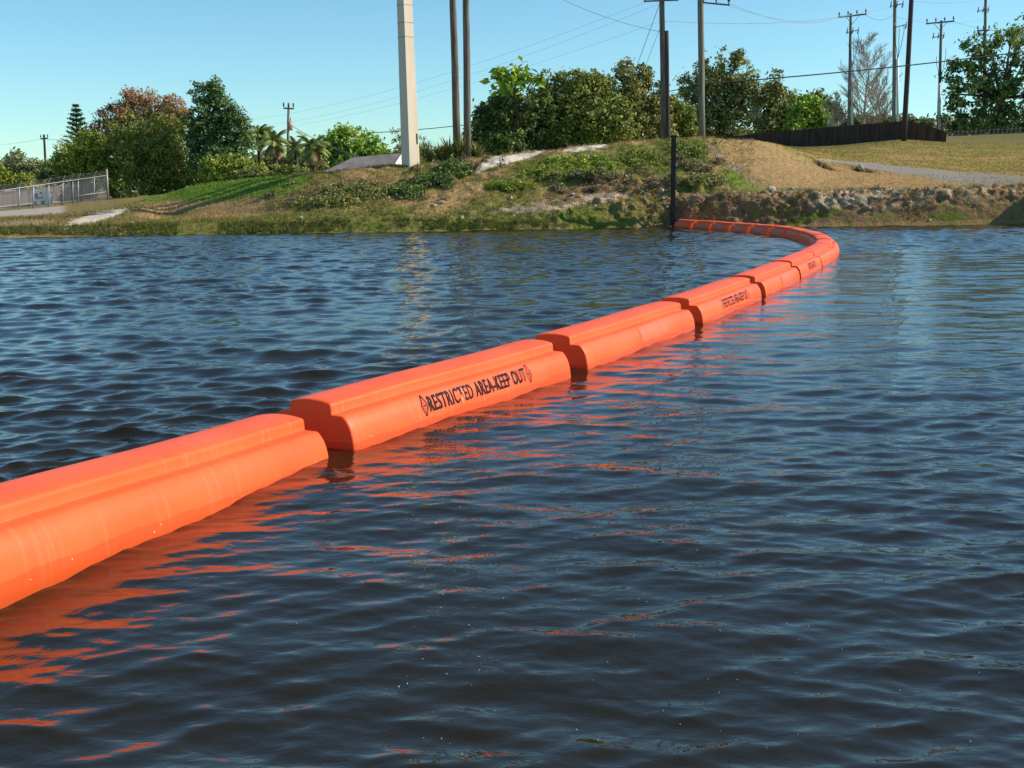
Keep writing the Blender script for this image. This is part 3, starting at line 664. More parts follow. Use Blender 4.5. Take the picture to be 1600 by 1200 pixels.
tree('bush', 'yellow green bush under the conifer left of the rust coloured tree', 72, [(118, 240, 26), (140, 225, 22), (100, 252, 20), (135, 252, 26), (155, 250, 20)], 125, 'yellow', 4500, .16, .12, seed=24, cat='bush')
tree('bush', 'low dark bush right behind the chain-link fence', 78, [(95, 268, 20), (120, 275, 18), (75, 272, 16), (145, 275, 18)], 105, 'dark', 3000, .16, .1, seed=25, cat='bush')
tree('bush', 'grey green scrub at the far left under the small utility pole', 88, [(22, 258, 18), (42, 262, 18), (60, 270, 18), (5, 270, 18), (28, 278, 16), (55, 280, 16), (80, 262, 14)], 36, 'grey', 3500, .18, .1, seed=26, cat='bush')
tree('bush', 'green bush at the left edge beside the pink house roof', 82, [(-8, 272, 18), (12, 280, 14), (-20, 260, 20), (40, 285, 14)], -2, 'yellow', 2200, .17, .1, seed=27, cat='bush')
tree('small_tree', 'small round dark treetop poking out at the far left', 100, [(26, 243, 6), (24, 252, 8), (14, 254, 8)], 22, 'dark', 500, .2, .08, seed=28)
tree('bush', 'mid green bush in front of the tall dark tree', 62, [(330, 265, 18), (355, 258, 18), (378, 262, 16), (400, 268, 16), (345, 275, 14)], 362, 'yellow', 3000, .13, .1, seed=29, cat='bush')
palm('palm tree with a shaggy dark head left of the wooden pole with a transformer', 66, 428, 222, 282, 27, True, 31)
palm('palm tree left of the shaggy palm, tucked against the tall dark tree', 72, 404, 212, 282, 26, False, 32)
palm('palm tree with a big skirt of dead brown fronds beside the grey roof', 60, 488, 228, 278, 30, True, 33)
palm('slender palm behind the pole with a transformer', 76, 462, 232, 280, 24, False, 34)
tree('leafy_tree', 'bright green bushy tree behind the grey roof', 92, [(545, 222, 26), (520, 230, 24), (575, 235, 24), (535, 210, 16), (560, 250, 26), (600, 250, 18), (520, 258, 22), (500, 245, 18), (590, 228, 9)], 550, 'bright', 6000, .2, .18, seed=35, clump=.36)
tree('bush', 'dark shrub between the grey roof and the concrete pole', 88, [(612, 248, 12), (628, 240, 10), (600, 258, 14)], 610, 'dark', 1000, .18, .08, seed=36, cat='bush')
tree('bush', 'thin wispy shrub showing both sides of the concrete pole', 70, [(622, 222, 10, 20), (662, 222, 9, 12), (655, 240, 12), (675, 238, 10)], 650, 'grey', 600, .12, .05, seed=37, cat='bush', clump=.6)
for i, (x, y, r_) in enumerate(((676, 248, 22), (700, 246, 20), (722, 246, 24), (742, 248, 18))):
    palmetto(['leftmost spiky shrub just right of the concrete pole', 'spiky shrub in the row left of the paired wooden poles', 'largest spiky shrub, at the foot of the left wooden pole', 'spiky shrub at the foot of the right wooden pole of the pair'][i], 47.6, x, y, r_, 40 + i)
tree('leafy_tree', 'dark dense tree at the left end of the central thicket', 54, [(775, 190, 32), (805, 175, 34), (760, 215, 28), (795, 220, 36), (840, 205, 36), (758, 180, 18), (820, 232, 28), (845, 165, 24), (748, 228, 16), (785, 165, 20)], 800, 'dark', 13000, .15, .2, seed=51, depth=.9)
tree('leafy_tree', 'olive tree with a ragged top in the middle of the central thicket', 55, [(890, 150, 34), (925, 155, 34), (880, 185, 36), (920, 195, 40), (905, 132, 22), (950, 145, 26), (870, 215, 34), (955, 185, 34), (915, 222, 30), (860, 150, 20), (935, 125, 12)], 905, 'olive', 16000, .14, .2, shoots=9, seed=52)
tree('leafy_tree', 'olive tree with thin upright shoots at the right of the central thicket', 56, [(985, 150, 24), (1000, 175, 30), (975, 195, 34), (1015, 200, 28), (960, 215, 28), (1000, 218, 26), (992, 128, 14), (1022, 165, 18), (1035, 205, 18), (970, 120, 9), (1010, 132, 8)], 990, 'mixed', 10500, .14, .18, shoots=14, seed=53, clump=.36)
tree('sapling', 'tall thin sapling with a spray of large leaves above the thicket', 53, [(795, 124, 18, 10), (820, 116, 15, 9), (775, 122, 9, 7), (838, 122, 9), (803, 136, 9, 7)], 812, 'bright', 300, .24, .06, seed=54, clump=.7)
tree('leafy_tree', 'open crowned tree behind the short pole and the pole with insulators', 124, [(1150, 100, 14), (1135, 125, 26), (1165, 130, 22), (1110, 130, 22), (1085, 140, 20), (1125, 160, 32), (1160, 165, 28), (1090, 175, 28), (1065, 150, 14), (1145, 195, 28), (1105, 200, 28), (1070, 195, 20), (1152, 88, 9), (1178, 150, 14), (1070, 122, 7), (1100, 108, 8)], 1125, 'mixed', 18000, .205, .3, shoots=7, seed=55, clump=.42)
tree('bush', 'olive bush in the gap between the thicket and the open crowned tree', 58, [(1050, 200, 22), (1040, 185, 18), (1062, 212, 14), (1030, 210, 18), (1052, 168, 16), (1070, 182, 16), (1038, 160, 14), (1078, 205, 14)], 1048, 'olive', 5000, .14, .1, seed=56, cat='bush')
tree('bush', 'grey green bush behind the left end of the dark fence', 121, [(1205, 150, 20), (1200, 175, 26), (1230, 165, 22), (1215, 192, 24), (1190, 195, 20), (1212, 140, 10), (1240, 190, 20)], 1212, 'mixed', 6000, .26, .12, shoots=6, seed=57, cat='bush')
tree('bush', 'bright yellow green bush above the dark fence', 113, [(1255, 168, 16), (1268, 185, 22), (1245, 190, 16), (1285, 192, 13), (1258, 152, 8), (1275, 160, 8)], 1266, 'bright', 2600, .27, .1, seed=58, cat='bush')
tree('bush', 'dark rounded bush right of the yellow green bush', 116, [(1290, 168, 18, 16), (1275, 155, 12), (1300, 185, 16), (1285, 190, 16)], 1290, 'dark', 2200, .27, .12, seed=59, cat='bush')
tree('leafy_tree', 'large leafy tree with sky gaps at the right edge', 107, [(1520, 85, 24), (1545, 70, 24), (1580, 62, 24), (1600, 50, 20), (1500, 105, 22), (1535, 110, 30), (1575, 105, 30), (1605, 100, 30), (1490, 130, 18), (1520, 145, 32), (1560, 150, 34), (1600, 150, 34), (1500, 170, 22), (1545, 185, 26), (1590, 188, 26), (1480, 150, 8), (1508, 192, 16), (1640, 90, 40), (1640, 150, 40)], 1558, 'rightgreen', 8500, .25, .28, seed=60, clump=.36)
tree('bush', 'low grey bush behind the right corner of the dark fence', 118, [(1450, 196, 12, 9), (1470, 190, 10, 9), (1435, 192, 9, 7), (1420, 190, 9, 6), (1490, 196, 12, 10)], 1455, 'grey', 1400, .24, .1, seed=61, cat='bush')
for i in range(4): tree('bush', ['low far bush between the bare tree and the black pole', 'low far bush under the leafless tree', 'far bush left of the pole with a white conduit', 'low far bush at the foot of the leaning black pole'][i], 125, [(1310 + 33 * i, 190, 16, 10), (1322 + 33 * i, 192, 14, 9)], 1315 + 33 * i, ['grey', 'mixed', 'grey', 'mixed'][i], 700, .24, .08, seed=62 + i, cat='bush')

tree('bush', 'dark scrub closing the gap between the chain-link fence and the olive bush', 77, [(178, 290, 16), (168, 275, 16), (192, 300, 16), (180, 305, 12), (160, 262, 14)], 180, 'dark', 3000, .13, .1, seed=71, cat='bush')
tree('bush', 'green scrub filling the ground behind the palms', 84, [(395, 268, 14), (420, 265, 16), (446, 266, 14), (470, 262, 16), (496, 262, 14), (410, 248, 12), (445, 250, 12), (478, 248, 12)], 440, 'mixed', 4500, .18, .1, seed=72, cat='bush')
tree('bush', 'dark scrub behind the picket fence under the right edge tree', 112, [(1500, 198, 14), (1530, 196, 15), (1560, 194, 15), (1590, 192, 16), (1620, 190, 16), (1650, 190, 16)], 1560, 'dark', 3500, .24, .1, seed=73, cat='bush')
tree('bush', 'low olive brush at the foot of the palms', 57, [(388, 272, 11), (408, 274, 12), (432, 272, 10), (458, 270, 11), (476, 272, 9), (372, 276, 10)], 425, 'mixed', 2600, .12, .06, seed=74, cat='bush')
# far-off wood that closes the horizon
r = np.random.default_rng(400); P_ = []; n_w = 26000
pxs = r.uniform(-500, 2100, n_w); zd = r.uniform(138, 165, n_w); ytop = np.interp(pxs, [-500, 0, 80, 300, 600, 760, 1000, 1200, 1400, 1600, 2100], [262, 264, 262, 258, 246, 232, 205, 196, 196, 192, 190]) + (fbm(pxs * .02, zd * .0 + 3, 401, 4) - .5) * 26
d0 = ray(800, 290); xw = (pxs - CX) / F * zd; zt = HC + (np.interp(pxs, [-500, 2100], [311, 274]) - ytop) / F * zd; zb = height0(xw, zd); zz = zb + (zt - zb) * r.random(n_w) ** .7
V, Q, T = leaves(np.stack([xw, zd, zz], 1), r.normal(size=(n_w, 3)) + np.array((.2, -.4, .5)), r.uniform(.25, .55, n_w), np.clip(fbm(pxs * .03, zz, 402) + r.normal(0, .12, n_w), 0, 1), seed=403)
tag(np_mesh('distant_wood', V, Q, LM['mixed'], kind='stuff', attrs={'tone': T}), 'far-off wood low on the horizon behind everything', 'wood')
# ------------------------------------------------------------------ poles
M['wood_pole'] = mat('weathered_pole', (.20, .17, .14), .9, .1, noise=(5, (.09, .075, .06), .4, .65, (4, 4, .25)), bump=(30, .4, .01))
M['green_pole'] = mat('treated_pole', (.25, .24, .19), .9, .1, noise=(5, (.12, .12, .09), .4, .65, (4, 4, .25)))
M['dark_pole'] = mat('creosote_pole', (.045, .035, .035), .8, .2, noise=(5, (.075, .05, .045), .4, .65, (4, 4, .25)))
M['concrete'] = mat('cream_concrete', (.66, .57, .46), .85, .2, noise=(1.2, (.58, .49, .39), .4, .7, (3, 3, .4)), bump=(25, .2, .01))
M['joint'] = mat('form_joint', (.36, .31, .26), .9, .1)
M['conduit'] = mat('white_conduit', (.74, .72, .70), .6, .3)
M['insul'] = mat('grey_insulator', (.10, .10, .11), .4, .4)
M['wire'] = mat('aluminium_wire', (.24, .25, .27), .5, .4)
M['cable'] = mat('black_cable', (.03, .03, .035), .6, .3)
M['arm'] = mat('crossarm_wood', (.17, .15, .14), .9, .1)
M['can'] = mat('transformer_can', (.42, .27, .21), .6, .3)
POLES = 'poles behind the bank'
def pole(label, z, bpx, bpy_, tpx, tpy, r0, r1, material, arms=(), conduit=None, gear=(), can=None, name='utility_pole', n=14):
    b = pt(bpx, bpy_, z); tp = pt(tpx, tpy, z); t = thing(name, label, 'pole', (b.x, z, min(b.z, gz(b.x, z)) - .3), POLES)
    mb = MB(); b0 = Vector((b.x, z, min(b.z, gz(b.x, z)) - .3)); N_ = 6; ax = (tp - b0); r = random.Random(int(bpx))
    mb.tube([b0 + ax * (i / N_) + Vector((r.uniform(-.012, .012), 0, 0)) for i in range(N_ + 1)], [r0 + (r1 - r0) * i / N_ for i in range(N_ + 1)], n); mb.build('shaft', material, t, True)
    for (x0, y0, x1, y1, pins, brace) in arms:
        A, B = pt(x0, y0, z - r1 - .06), pt(x1, y1, z - r1 - .06); m2 = MB(); m2.bar(A, B, .10 * z / 95, .12 * z / 95); a_ = m2.build('crossarm', M['arm'], t)
        for k in range(pins):
            q = A.lerp(B, .03 + .94 * k / max(1, pins - 1)); m3 = MB(); m3.tube([q, q + Vector((0, 0, .14)), q + Vector((0, 0, .2)), q + Vector((0, 0, .42)), q + Vector((0, 0, .46))], [.025, .03, .075, .07, .03], 8); m3.build('insulator', M['insul'], a_, True)
        if brace:
            mid = A.lerp(B, .5); m4 = MB()
            for e in (A.lerp(B, .25), A.lerp(B, .75)): m4.bar(e - Vector((0, .05, 0)), mid + Vector((0, -.05, -.75)), .035)
            m4.build('brace', M['arm'], t)
    if conduit:
        x, y0, y1, wpx = conduit; m5 = MB(); m5.tube([pt(x, y0, z - r0), pt(x, y1, z - r0)], wpx * z / F / 2, 10); m5.build('conduit', M['conduit'], t, True)
        m6 = MB(); c = pt(x, y1, z - r0)
        for k in range(3):
            e = pt(x + (k - .6) * 7, y1 - 42 - 6 * k, z - r0); m6.tube([c, c.lerp(e, .35) + Vector((.05 * k, 0, .05)), c.lerp(e, .8) + Vector((.12 * (k - 1), 0, 0)), e], .022, 5)
        m6.build('riser_cable', M['cable'], t)
    for (x, y, n_) in gear:
        m7 = MB(); c = pt(x, y, z - r1 - .12); m7.bar(c - Vector((.55, 0, .12)), c + Vector((.55, 0, .12)), .07)
        g_ = m7.build('cutout_bracket', M['arm'], t)
        for k in range(n_):
            q = c + Vector((-.5 + 1.0 * k / max(1, n_ - 1), -.04, 0)); m8 = MB(); m8.tube([q + Vector((-.06, 0, -.22)), q + Vector((0, 0, -.05)), q + Vector((.05, 0, .34))], [.045, .06, .04], 7); m8.build('fuse_cutout', M['insul'], g_, True)
    if can:
        c = pt(can[0], can[1], z - .25); m9 = MB(); m9.tube([c - Vector((0, 0, .38)), c - Vector((0, 0, .36)), c + Vector((0, 0, .3)), c + Vector((0, 0, .36))], [.2, .23, .23, .1], 12); ta = m9.build('transformer', M['can'], t, True)
        m9 = MB(); m9.tube([c + Vector((.05, 0, .34)), c + Vector((.07, 0, .62))], [.05, .03], 7); m9.build('bushing', M['insul'], ta)
    return t
# square concrete pole
z = 46.2; b = pt(642, 259, z); tp = pt(622, -260, z); t = thing('concrete_pole', 'massive square cream concrete pole standing on the bank', 'pole', (b.x, z, b.z - .3), POLES)
mb = MB(); q = Matrix.Rotation(R(42), 3, 'Z'); s0, s1 = .56, .36; vs = []
bt = Vector((b.x, z, b.z - .4)); tt = Vector((tp.x, z, tp.z))
bev = .07
for c, s in ((bt, s0), (tt, s1)):
    for (a_, b_) in ((-1, -1 + bev), (-1 + bev, -1), (1 - bev, -1), (1, -1 + bev), (1, 1 - bev), (1 - bev, 1), (-1 + bev, 1), (-1, 1 - bev)): vs.append(c + q @ Vector((a_ * s / 2, b_ * s / 2, 0)))
mb.add(vs, [(i, (i + 1) % 8, 8 + (i + 1) % 8, 8 + i) for i in range(8)] + [tuple(range(8))[::-1], tuple(range(8, 16))]); mb.build('shaft', M['concrete'], t)
for yj in (8.5, 36, 58.5):
    k = pt(635, yj, z).z; f_ = (k - bt.z) / (tt.z - bt.z); c = bt.lerp(tt, f_); s = s0 + (s1 - s0) * f_ + .006; m2 = MB(); m2.box(c, (s, s, .03), q); m2.build('form_joint', M['joint'], t)
c = pt(650.5, 217, z); f_ = (c.z - bt.z) / (tt.z - bt.z); cc = bt.lerp(tt, f_); s = s0 + (s1 - s0) * f_; m2 = MB(); m2.box(cc + q @ Vector((.17, -s / 2 - .006, 0)), (.05, .03, .42), q); m2.build('cable_slot', M['cable'], t)
pole('left of the two close tall wooden poles right of the concrete pole', 47.8, 715, 245, 700, -260, .175, .11, M['wood_pole'])
pole('right of the two close tall wooden poles right of the concrete pole', 47.2, 730.5, 250, 725, -260, .165, .11, M['wood_pole'])
pole('tall slim wooden pole with guy wires, left one of the pair above the black post', 52, 1037.5, 222, 1032, -200, .14, .10, M['wood_pole'], arms=[(1006, 2, 1060, 0, 4, False)], gear=[])
pole('short topped wooden pole standing close behind the slim guyed pole', 51, 1044, 222, 1041.5, 48, .105, .085, M['dark_pole'])
pole('greenish wooden pole with a white bracket of three insulators near its top', 52, 1097.5, 222, 1092, -200, .155, .12, M['green_pole'], arms=[(1098, 4, 1140, 8, 3, False)])
pole('utility pole with a four pin crossarm left of the leafless tree', 104, 1326.5, 205, 1329.5, 21, .16, .12, M['green_pole'], arms=[(1310, 27, 1354, 22, 4, True)], conduit=(1331.5, 200, 106, 4), gear=[(1332, 49, 3)])
pole('tall utility pole with white conduit left of the leaning black pole', 96, 1397.5, 200, 1398.5, -60, .17, .13, M['green_pole'], conduit=(1402.5, 196, 92, 4), gear=[(1401, 8, 3), (1406, 41, 2)])
pole('dark leaning wooden pole in front of the fence corner', 80, 1413, 205, 1429, -90, .19, .15, M['dark_pole'])
pole('utility pole with a four pin crossarm at the left of the right edge tree', 109, 1466, 215, 1471, 32, .17, .12, M['green_pole'], arms=[(1447, 37, 1491, 33, 4, True)], conduit=(1468, 205, 130, 4), gear=[(1466, 57, 3)])
pole('utility pole standing inside the right edge tree with a white foot', 112, 1537, 215, 1540.5, -40, .17, .13, M['green_pole'], arms=[(1527, 48, 1546, 47, 3, False)], conduit=(1538.5, 205, 150, 4), gear=[(1536, 16, 3)])
pole('slim utility pole with a reddish transformer can left of the grey roof', 90, 447.5, 282, 451, 161, .12, .09, M['green_pole'], arms=[(443, 169, 459, 170, 3, False)], can=(453, 196))
pole('small distant utility pole at the far left', 130, 69.5, 255, 68.5, 210, .15, .12, M['dark_pole'], arms=[(63.5, 217, 75, 216, 2, False)])

def wire(label, a, b, sag, rad=.012, m_='wire', n_=14):
    A, B = pt(*a), pt(*b); mb = MB(); P = []
    for i in range(n_ + 1):
        s = i / n_; q = A.lerp(B, s); q.z -= sag * 4 * s * (1 - s); P.append(q)
    mb.tube(P, rad, 5, False); tag(mb.build('power_line', M[m_]), label, 'power line', 'overhead lines')
wire('thick cable crossing behind the poles on the right', (1100, 131, 74), (1720, 64, 84), .25, .045, 'cable')
wire('thick cable between the grey roof tree and the wooden pole pair', (575, 208, 86), (1100, 131, 74), .5, .03, 'cable')
wire('topmost thin line rising from the left to the slim guyed pole', (300, 195, 100), (1010, 3, 52), 1.2, .0045)
wire('middle thin line rising from the left behind the concrete pole', (300, 205, 100), (1030, 6, 52.2), 1.4, .0045)
wire('lowest thin line rising from the left behind the concrete pole', (452, 198, 90), (1031, 34, 52), .5, .0045)
wire('line from the slim guyed pole to the right utility poles', (1039, 33, 52), (1398, 8, 96), .6, .014)
wire('thin line from the top of the picture down to the slim guyed pole', (860, -10, 56), (1033, 50, 52), .2, .010)
wire('upper left guy wire of the slim pole running down into the thicket', (1031, 5, 52), (985, 130, 55), 0, .014)
wire('lower guy wire of the slim pole running down into the thicket', (1032, 42, 52), (1000, 125, 54), 0, .010)
wire('crossarm line from the insulator bracket to the crossarm pole', (1136, 4, 52), (1312, 24, 104), .8, .010)
wire('second line from the insulator bracket to the crossarm pole', (1119, 2, 52), (1326, 22, 104), .8, .010)
wire('line between the leafless tree poles', (1352, 22, 104), (1398, 22, 96), .5, .012)
wire('line from the white conduit pole to the pole inside the right edge tree', (1399, 26, 96), (1540, 30, 112), .5, .011)
wire('upper line passing to the right edge tree pole', (1425, 2, 80), (1536, 0, 112), .2, .014)
wire('line from the right crossarm pole towards the right edge', (1490, 34, 109), (1640, 52, 105), .4, .011)
wire('line at the far left from the edge to the small distant pole', (-60, 227, 120), (68, 216, 130), .3, .018)
wire('second line from the small distant pole to the left trees', (70, 217, 130), (170, 212, 120), .3, .018)
wire('service drop from the transformer pole down to the grey roof', (452, 194, 90), (566, 246, 77), .25, .022)

# ------------------------------------------------------------------ fences, house, cabinet
M['board'] = mat('dark_fence_boards', (.085, .050, .034), .9, .1, noise=(2.5, (.05, .03, .022), .4, .6, (1, 1, .2)))
M['picket'] = mat('weathered_pickets', (.30, .22, .16), .9, .1, noise=(3, (.17, .12, .09), .4, .6))
M['greyboard'] = mat('grey_fence_boards', (.23, .20, .185), .9, .1, noise=(2.5, (.17, .15, .14), .4, .6, (1, 1, .2)))
M['galv'] = mat('galvanised_steel', (.27, .28, .29), .5, .5, metal=.3)
M['shingle'] = mat('grey_shingles', (.22, .20, .195), .9, .1, noise=(1.3, (.15, .135, .13), .4, .65, (1, .4, 1)))
M['white'] = mat('white_paint', (.78, .76, .73), .6, .3, noise=(4, (.7, .67, .63), .4, .7))
M['stucco'] = mat('pale_wall', (.62, .58, .52), .9, .1)
M['pinkroof'] = mat('pink_roof', (.55, .36, .29), .8, .2)
def board_run(t, P, Q, hp, hq, w_, m_, gap=.0005, th=.02, sink=.25, piece=None):
    """boards from P to Q (x,y) with top heights hp, hq: one joined part, or one object per board sharing mesh data"""
    P = Vector((*P, 0)); Q = Vector((*Q, 0)); L = (Q - P).length; n_ = max(1, int(L / w_)); ang = math.atan2((Q - P).y, (Q - P).x); q = Matrix.Rotation(ang, 3, 'Z'); mb = MB(); r = random.Random(3); base = None
    for i in range(n_):
        s = (i + .5) / n_; c = P.lerp(Q, s); zb = gz(c.x, c.y) - sink; zt = hp + (hq - hp) * s + r.uniform(-.012, .012); mb2 = mb if not piece else MB()
        h = zt - zb; w2 = (w_ - gap) / 2
        o = Vector((c.x, c.y, zb)); y0 = r.uniform(-.004, .004)
        vs = [o + q @ Vector(v) for v in ((-w2, y0 - th / 2, 0), (w2, y0 - th / 2, 0), (w2, y0 - th / 2, h - .05), (w2 * .5, y0 - th / 2, h), (-w2 * .5, y0 - th / 2, h), (-w2, y0 - th / 2, h - .05))]
        vs += [v + q @ Vector((0, th, 0)) for v in vs]
        mb2.add(vs, [(0, 1, 2, 3, 4, 5), (11, 10, 9, 8, 7, 6)] + [(k, 6 + k, 6 + (k + 1) % 6, (k + 1) % 6) for k in range(6)])
        if piece: mb2.build(piece, m_, t)
    if not piece: mb.build('boards', m_, t, kind='stuff')
    rl = MB()
    for f_ in (.25, .75):
        A = P.copy(); B = Q.copy(); za, zb = gz(P.x, P.y), gz(Q.x, Q.y); A.z = za + (hp - za) * f_; B.z = zb + (hq - zb) * f_; nrm = q @ Vector((0, th / 2 + .025, 0)); rl.bar(A + nrm, B + nrm, .04, .09)
    rl.build('rail', m_, t)
def pxy(px, z): v = pt(px, 210, z); return (v.x, v.y)
t = thing('board_fence', 'dark solid board fence running along the top of the lawn to a corner', 'fence', (*pxy(1300, 96), gz(*pxy(1300, 96))))
hz = lambda px, py, z: pt(px, py, z).z
board_run(t, pxy(1098, 118), pxy(1283, 97), hz(1098, 217, 118), hz(1283, 199, 97), .15, M['board'])
board_run(t, pxy(1283, 97), pxy(1422, 82), hz(1283, 199, 97), hz(1422, 188, 82), .15, M['board'])
board_run(t, pxy(1422, 82), pxy(1479, 82), hz(1422, 188, 82), hz(1479, 206, 82), .15, M['board'])
t = thing('picket_fence', 'weathered open picket fence at the top of the lawn by the right edge tree', 'fence', (*pxy(1540, 103), gz(*pxy(1540, 103))))
board_run(t, pxy(1481, 104.5), pxy(1640, 101), hz(1481, 205, 104.5), hz(1640, 194, 101), .36, M['picket'], gap=.2, piece='picket')
# chain-link fence, lower left
t = thing('chain_link_fence', 'galvanised chain-link fence with barbed wire arms at the lower left', 'fence', (*pxy(80, 66), gz(*pxy(80, 66))))
FZ = lambda px: np.interp(px, [-160, 0, 168], [58, 62, 68]); rail_y = lambda px: 298 - (px) * 24 / 168; base_y = lambda px: 331 - px * 15 / 168
Pf = lambda px, py: pt(px, py, float(FZ(px)))
for px in (-106, -72, -38, -5, 30, 52, 76, 98, 122, 147):
    b, tp = Pf(px, base_y(px) + 4), Pf(px, rail_y(px) - 1.5); mb = MB(); rr = .05 if px == 52 else .035; mb.tube([b, tp], rr, 8); po = mb.build('fence_post', M['galv'], t, True)
    mb = MB(); mb.bar(tp, tp + Vector((.22, -.12, .30)), .05, .03); mb.build('barb_arm', M['galv'], po)
b, tp = Pf(169.5, 318), Pf(166.5, 264); mb = MB(); mb.tube([b, tp], .06, 10); po = mb.build('fence_post', M['galv'], t, True)
mb = MB(); mb.tube([Pf(114, base_y(114) + 2), Pf(113.5, rail_y(113))], .03, 8); mb.build('fence_post', M['galv'], t, True)
for (x0, y0, x1, y1) in ((-110, rail_y(-110), 167, 274), (115, 307, 168.5, 299.5), (-110, 335, 52, 317.5)):
    mb = MB(); mb.tube([Pf(x0, y0), Pf((x0 + x1) / 2, (y0 + y1) / 2), Pf(x1, y1)], .028, 8); mb.build('rail', M['galv'], t, True)
for k in range(3):
    mb = MB(); o = Vector((.07, -.04, .10)) * (k + 1); mb.tube([Pf(-106, rail_y(-106)) + o, Pf(30, rail_y(30)) + o, Pf(147, rail_y(147)) + o, Pf(167, 272 - 2.5 * k)], .005, 4, False); mb.build('barbed_wire', M['galv'], t)
mb = MB(); A0, A1 = Pf(-106, rail_y(-106)), Pf(168, 274); B0, B1 = Pf(-106, base_y(-106)), Pf(168, 316); L = (A1 - A0).length; hgt = 1.75; st = .075
for sgn in (1, -1):
    i = -hgt
    while i < L:
        s0_, s1_ = i, i + hgt; t0 = 0.; t1 = 1.
        if s0_ < 0: t0 = -s0_ / hgt
        if s1_ > L: t1 = (L - s0_) / hgt
        def on(s, tt_):
            f_ = min(1, max(0, s / L)); lo = B0.lerp(B1, f_); hi = A0.lerp(A1, f_); v = tt_ if sgn == 1 else 1 - tt_; return lo.lerp(hi, v)
        p0, p1 = on(s0_ + hgt * t0, t0), on(s0_ + hgt * t1, t1)
        mb.bar(p0, p1, .0042) if (p1 - p0).length > .02 else None
        i += st
mb.build('wire_mesh', M['galv'], t, kind='stuff')
t = thing('board_fence', 'grey weathered board fence behind the chain-link fence', 'fence', (*pxy(60, 76), gz(*pxy(60, 76))))
board_run(t, pxy(-120, 72), pxy(165, 78), hz(-120, 310, 72), hz(165, 283, 78), .15, M['greyboard'])
# white cabinet and frame behind the chain-link
z = 70; c = pt(77, 322, z); g0 = gz(c.x, z); top = pt(77, 298, z).z
t = thing('utility_cabinet', 'white narrow cabinet with an overhanging lid behind the chain-link fence', 'cabinet', (c.x, z, g0))
mb = MB(); hb = top - g0; w1, w2 = .20, .17
mb.add([(c.x + sx * (w2 if zz < hb * .5 else w1), z + sy * .2, g0 + zz) for zz in (.0, hb * .45, hb * .5, hb * .88) for sx, sy in ((-1, -1), (1, -1), (1, 1), (-1, 1))],
       [(l * 4 + k, l * 4 + (k + 1) % 4, l * 4 + 4 + (k + 1) % 4, l * 4 + 4 + k) for l in range(3) for k in range(4)] + [(3, 2, 1, 0), (12, 13, 14, 15)]); mb.build('body', M['white'], t)
mb = MB(); mb.box((c.x, z, top - .04), (.56, .5, .09)); mb.build('lid', M['white'], t)
mb = MB(); mb.bar((c.x - .30, z - .1, top - .02), (c.x - .22, z - .1, g0 + hb * .45), .07); mb.build('side_chute', M['white'], t)
c = pt(61, 312, z); t = thing('cart', 'white framed cart with a dark back and pale blue panel behind the chain-link', 'cart', (c.x, z, gz(c.x, z)))
u_ = lambda a, b_: pt(a, b_, z)
mb = MB(); mb.bar(u_(53, 315), u_(70, 314), .12, .3); mb.bar(u_(50, 305), u_(53, 316), .09, .3); mb.bar(u_(53, 298.5), u_(62, 298.5), .05, .3); mb.bar(u_(50, 306), u_(52.5, 298), .04); mb.bar(u_(70, 314), u_(68.5, 300), .06); mb.build('frame', M['white'], t)
M['bluepanel'] = mat('pale_blue_panel', (.55, .68, .75), .6, .3); mb = MB(); mb.box(u_(62.5, 305.5), (.28, .06, .22)); mb.build('panel', M['bluepanel'], t)
mb = MB(); mb.box(u_(60.5, 305.5) + Vector((0, .12, 0)), (.6, .1, .44)); mb.build('back', M['dark_pole'], t)
for a in (54, 68):
    q = u_(a, 318); q.z = gz(q.x, z) + .16; mb = MB(); mb.tube([q - Vector((0, .06, 0)), q + Vector((0, .06, 0))], .15, 14); mb.build('wheel', M['cable'], t)
# house with the grey roof
z = 74; t = thing('house', 'low house with a weathered grey roof and white eaves behind the bank', 'house', (*pxy(580, 76), gz(*pxy(580, 76))))
rl = pt(552, 246, 77); rr_ = pt(629, 239, 77); el = pt(500, 270, 73); er = pt(614, 262, 73)
el2 = Vector((el.x + .2, 81, el.z)); er2 = Vector((er.x + 1.2, 81, er.z)); mb = MB()
th = Vector((0, 0, -.07)); pts_ = [el, er, rr_, rl, el2, er2]; mb.add(pts_ + [p_ + th for p_ in pts_], [(0, 1, 2, 3), (4, 3, 2, 5), (0, 3, 4), (9, 8, 7, 6), (11, 8, 9, 10), (10, 9, 6), (0, 6, 7, 1), (4, 5, 11, 10), (0, 4, 10, 6)]); roof = mb.build('roof', M['shingle'], t)
mb = MB(); mb.bar(el + Vector((0, -.03, -.12)), er + Vector((0, -.03, -.12)), .03, .2); mb.build('fascia', M['white'], roof)
mb = MB(); mb.bar(er + Vector((.02, 0, -.03)), rr_ + Vector((.02, 0, -.03)), .06, .2); mb.build('gable_trim', M['white'], roof)
mb = MB(); g_ = gz(el.x, z) - .3; c0 = el + Vector((.4, .4, -.1)); c1 = er + Vector((-.15, .4, -.1)); c2 = er2 + Vector((-.15, -.4, -.1)); c3 = el2 + Vector((.4, -.4, -.1)); cg = rr_ + Vector((-.15, 0, -.12))
vs = [c0, c1, c2, c3]; lo = [Vector((v.x, v.y, g_)) for v in vs]; mb.add(vs + lo + [cg], [(0, 4, 5, 1), (1, 5, 6, 2), (2, 6, 7, 3), (3, 7, 4, 0), (1, 2, 8)]); mb.build('wall', M['stucco'], t)
z = 88; t = thing('house', 'pinkish house roof at the left edge behind the chain-link fence', 'house', (*pxy(0, 90), gz(*pxy(0, 90))))
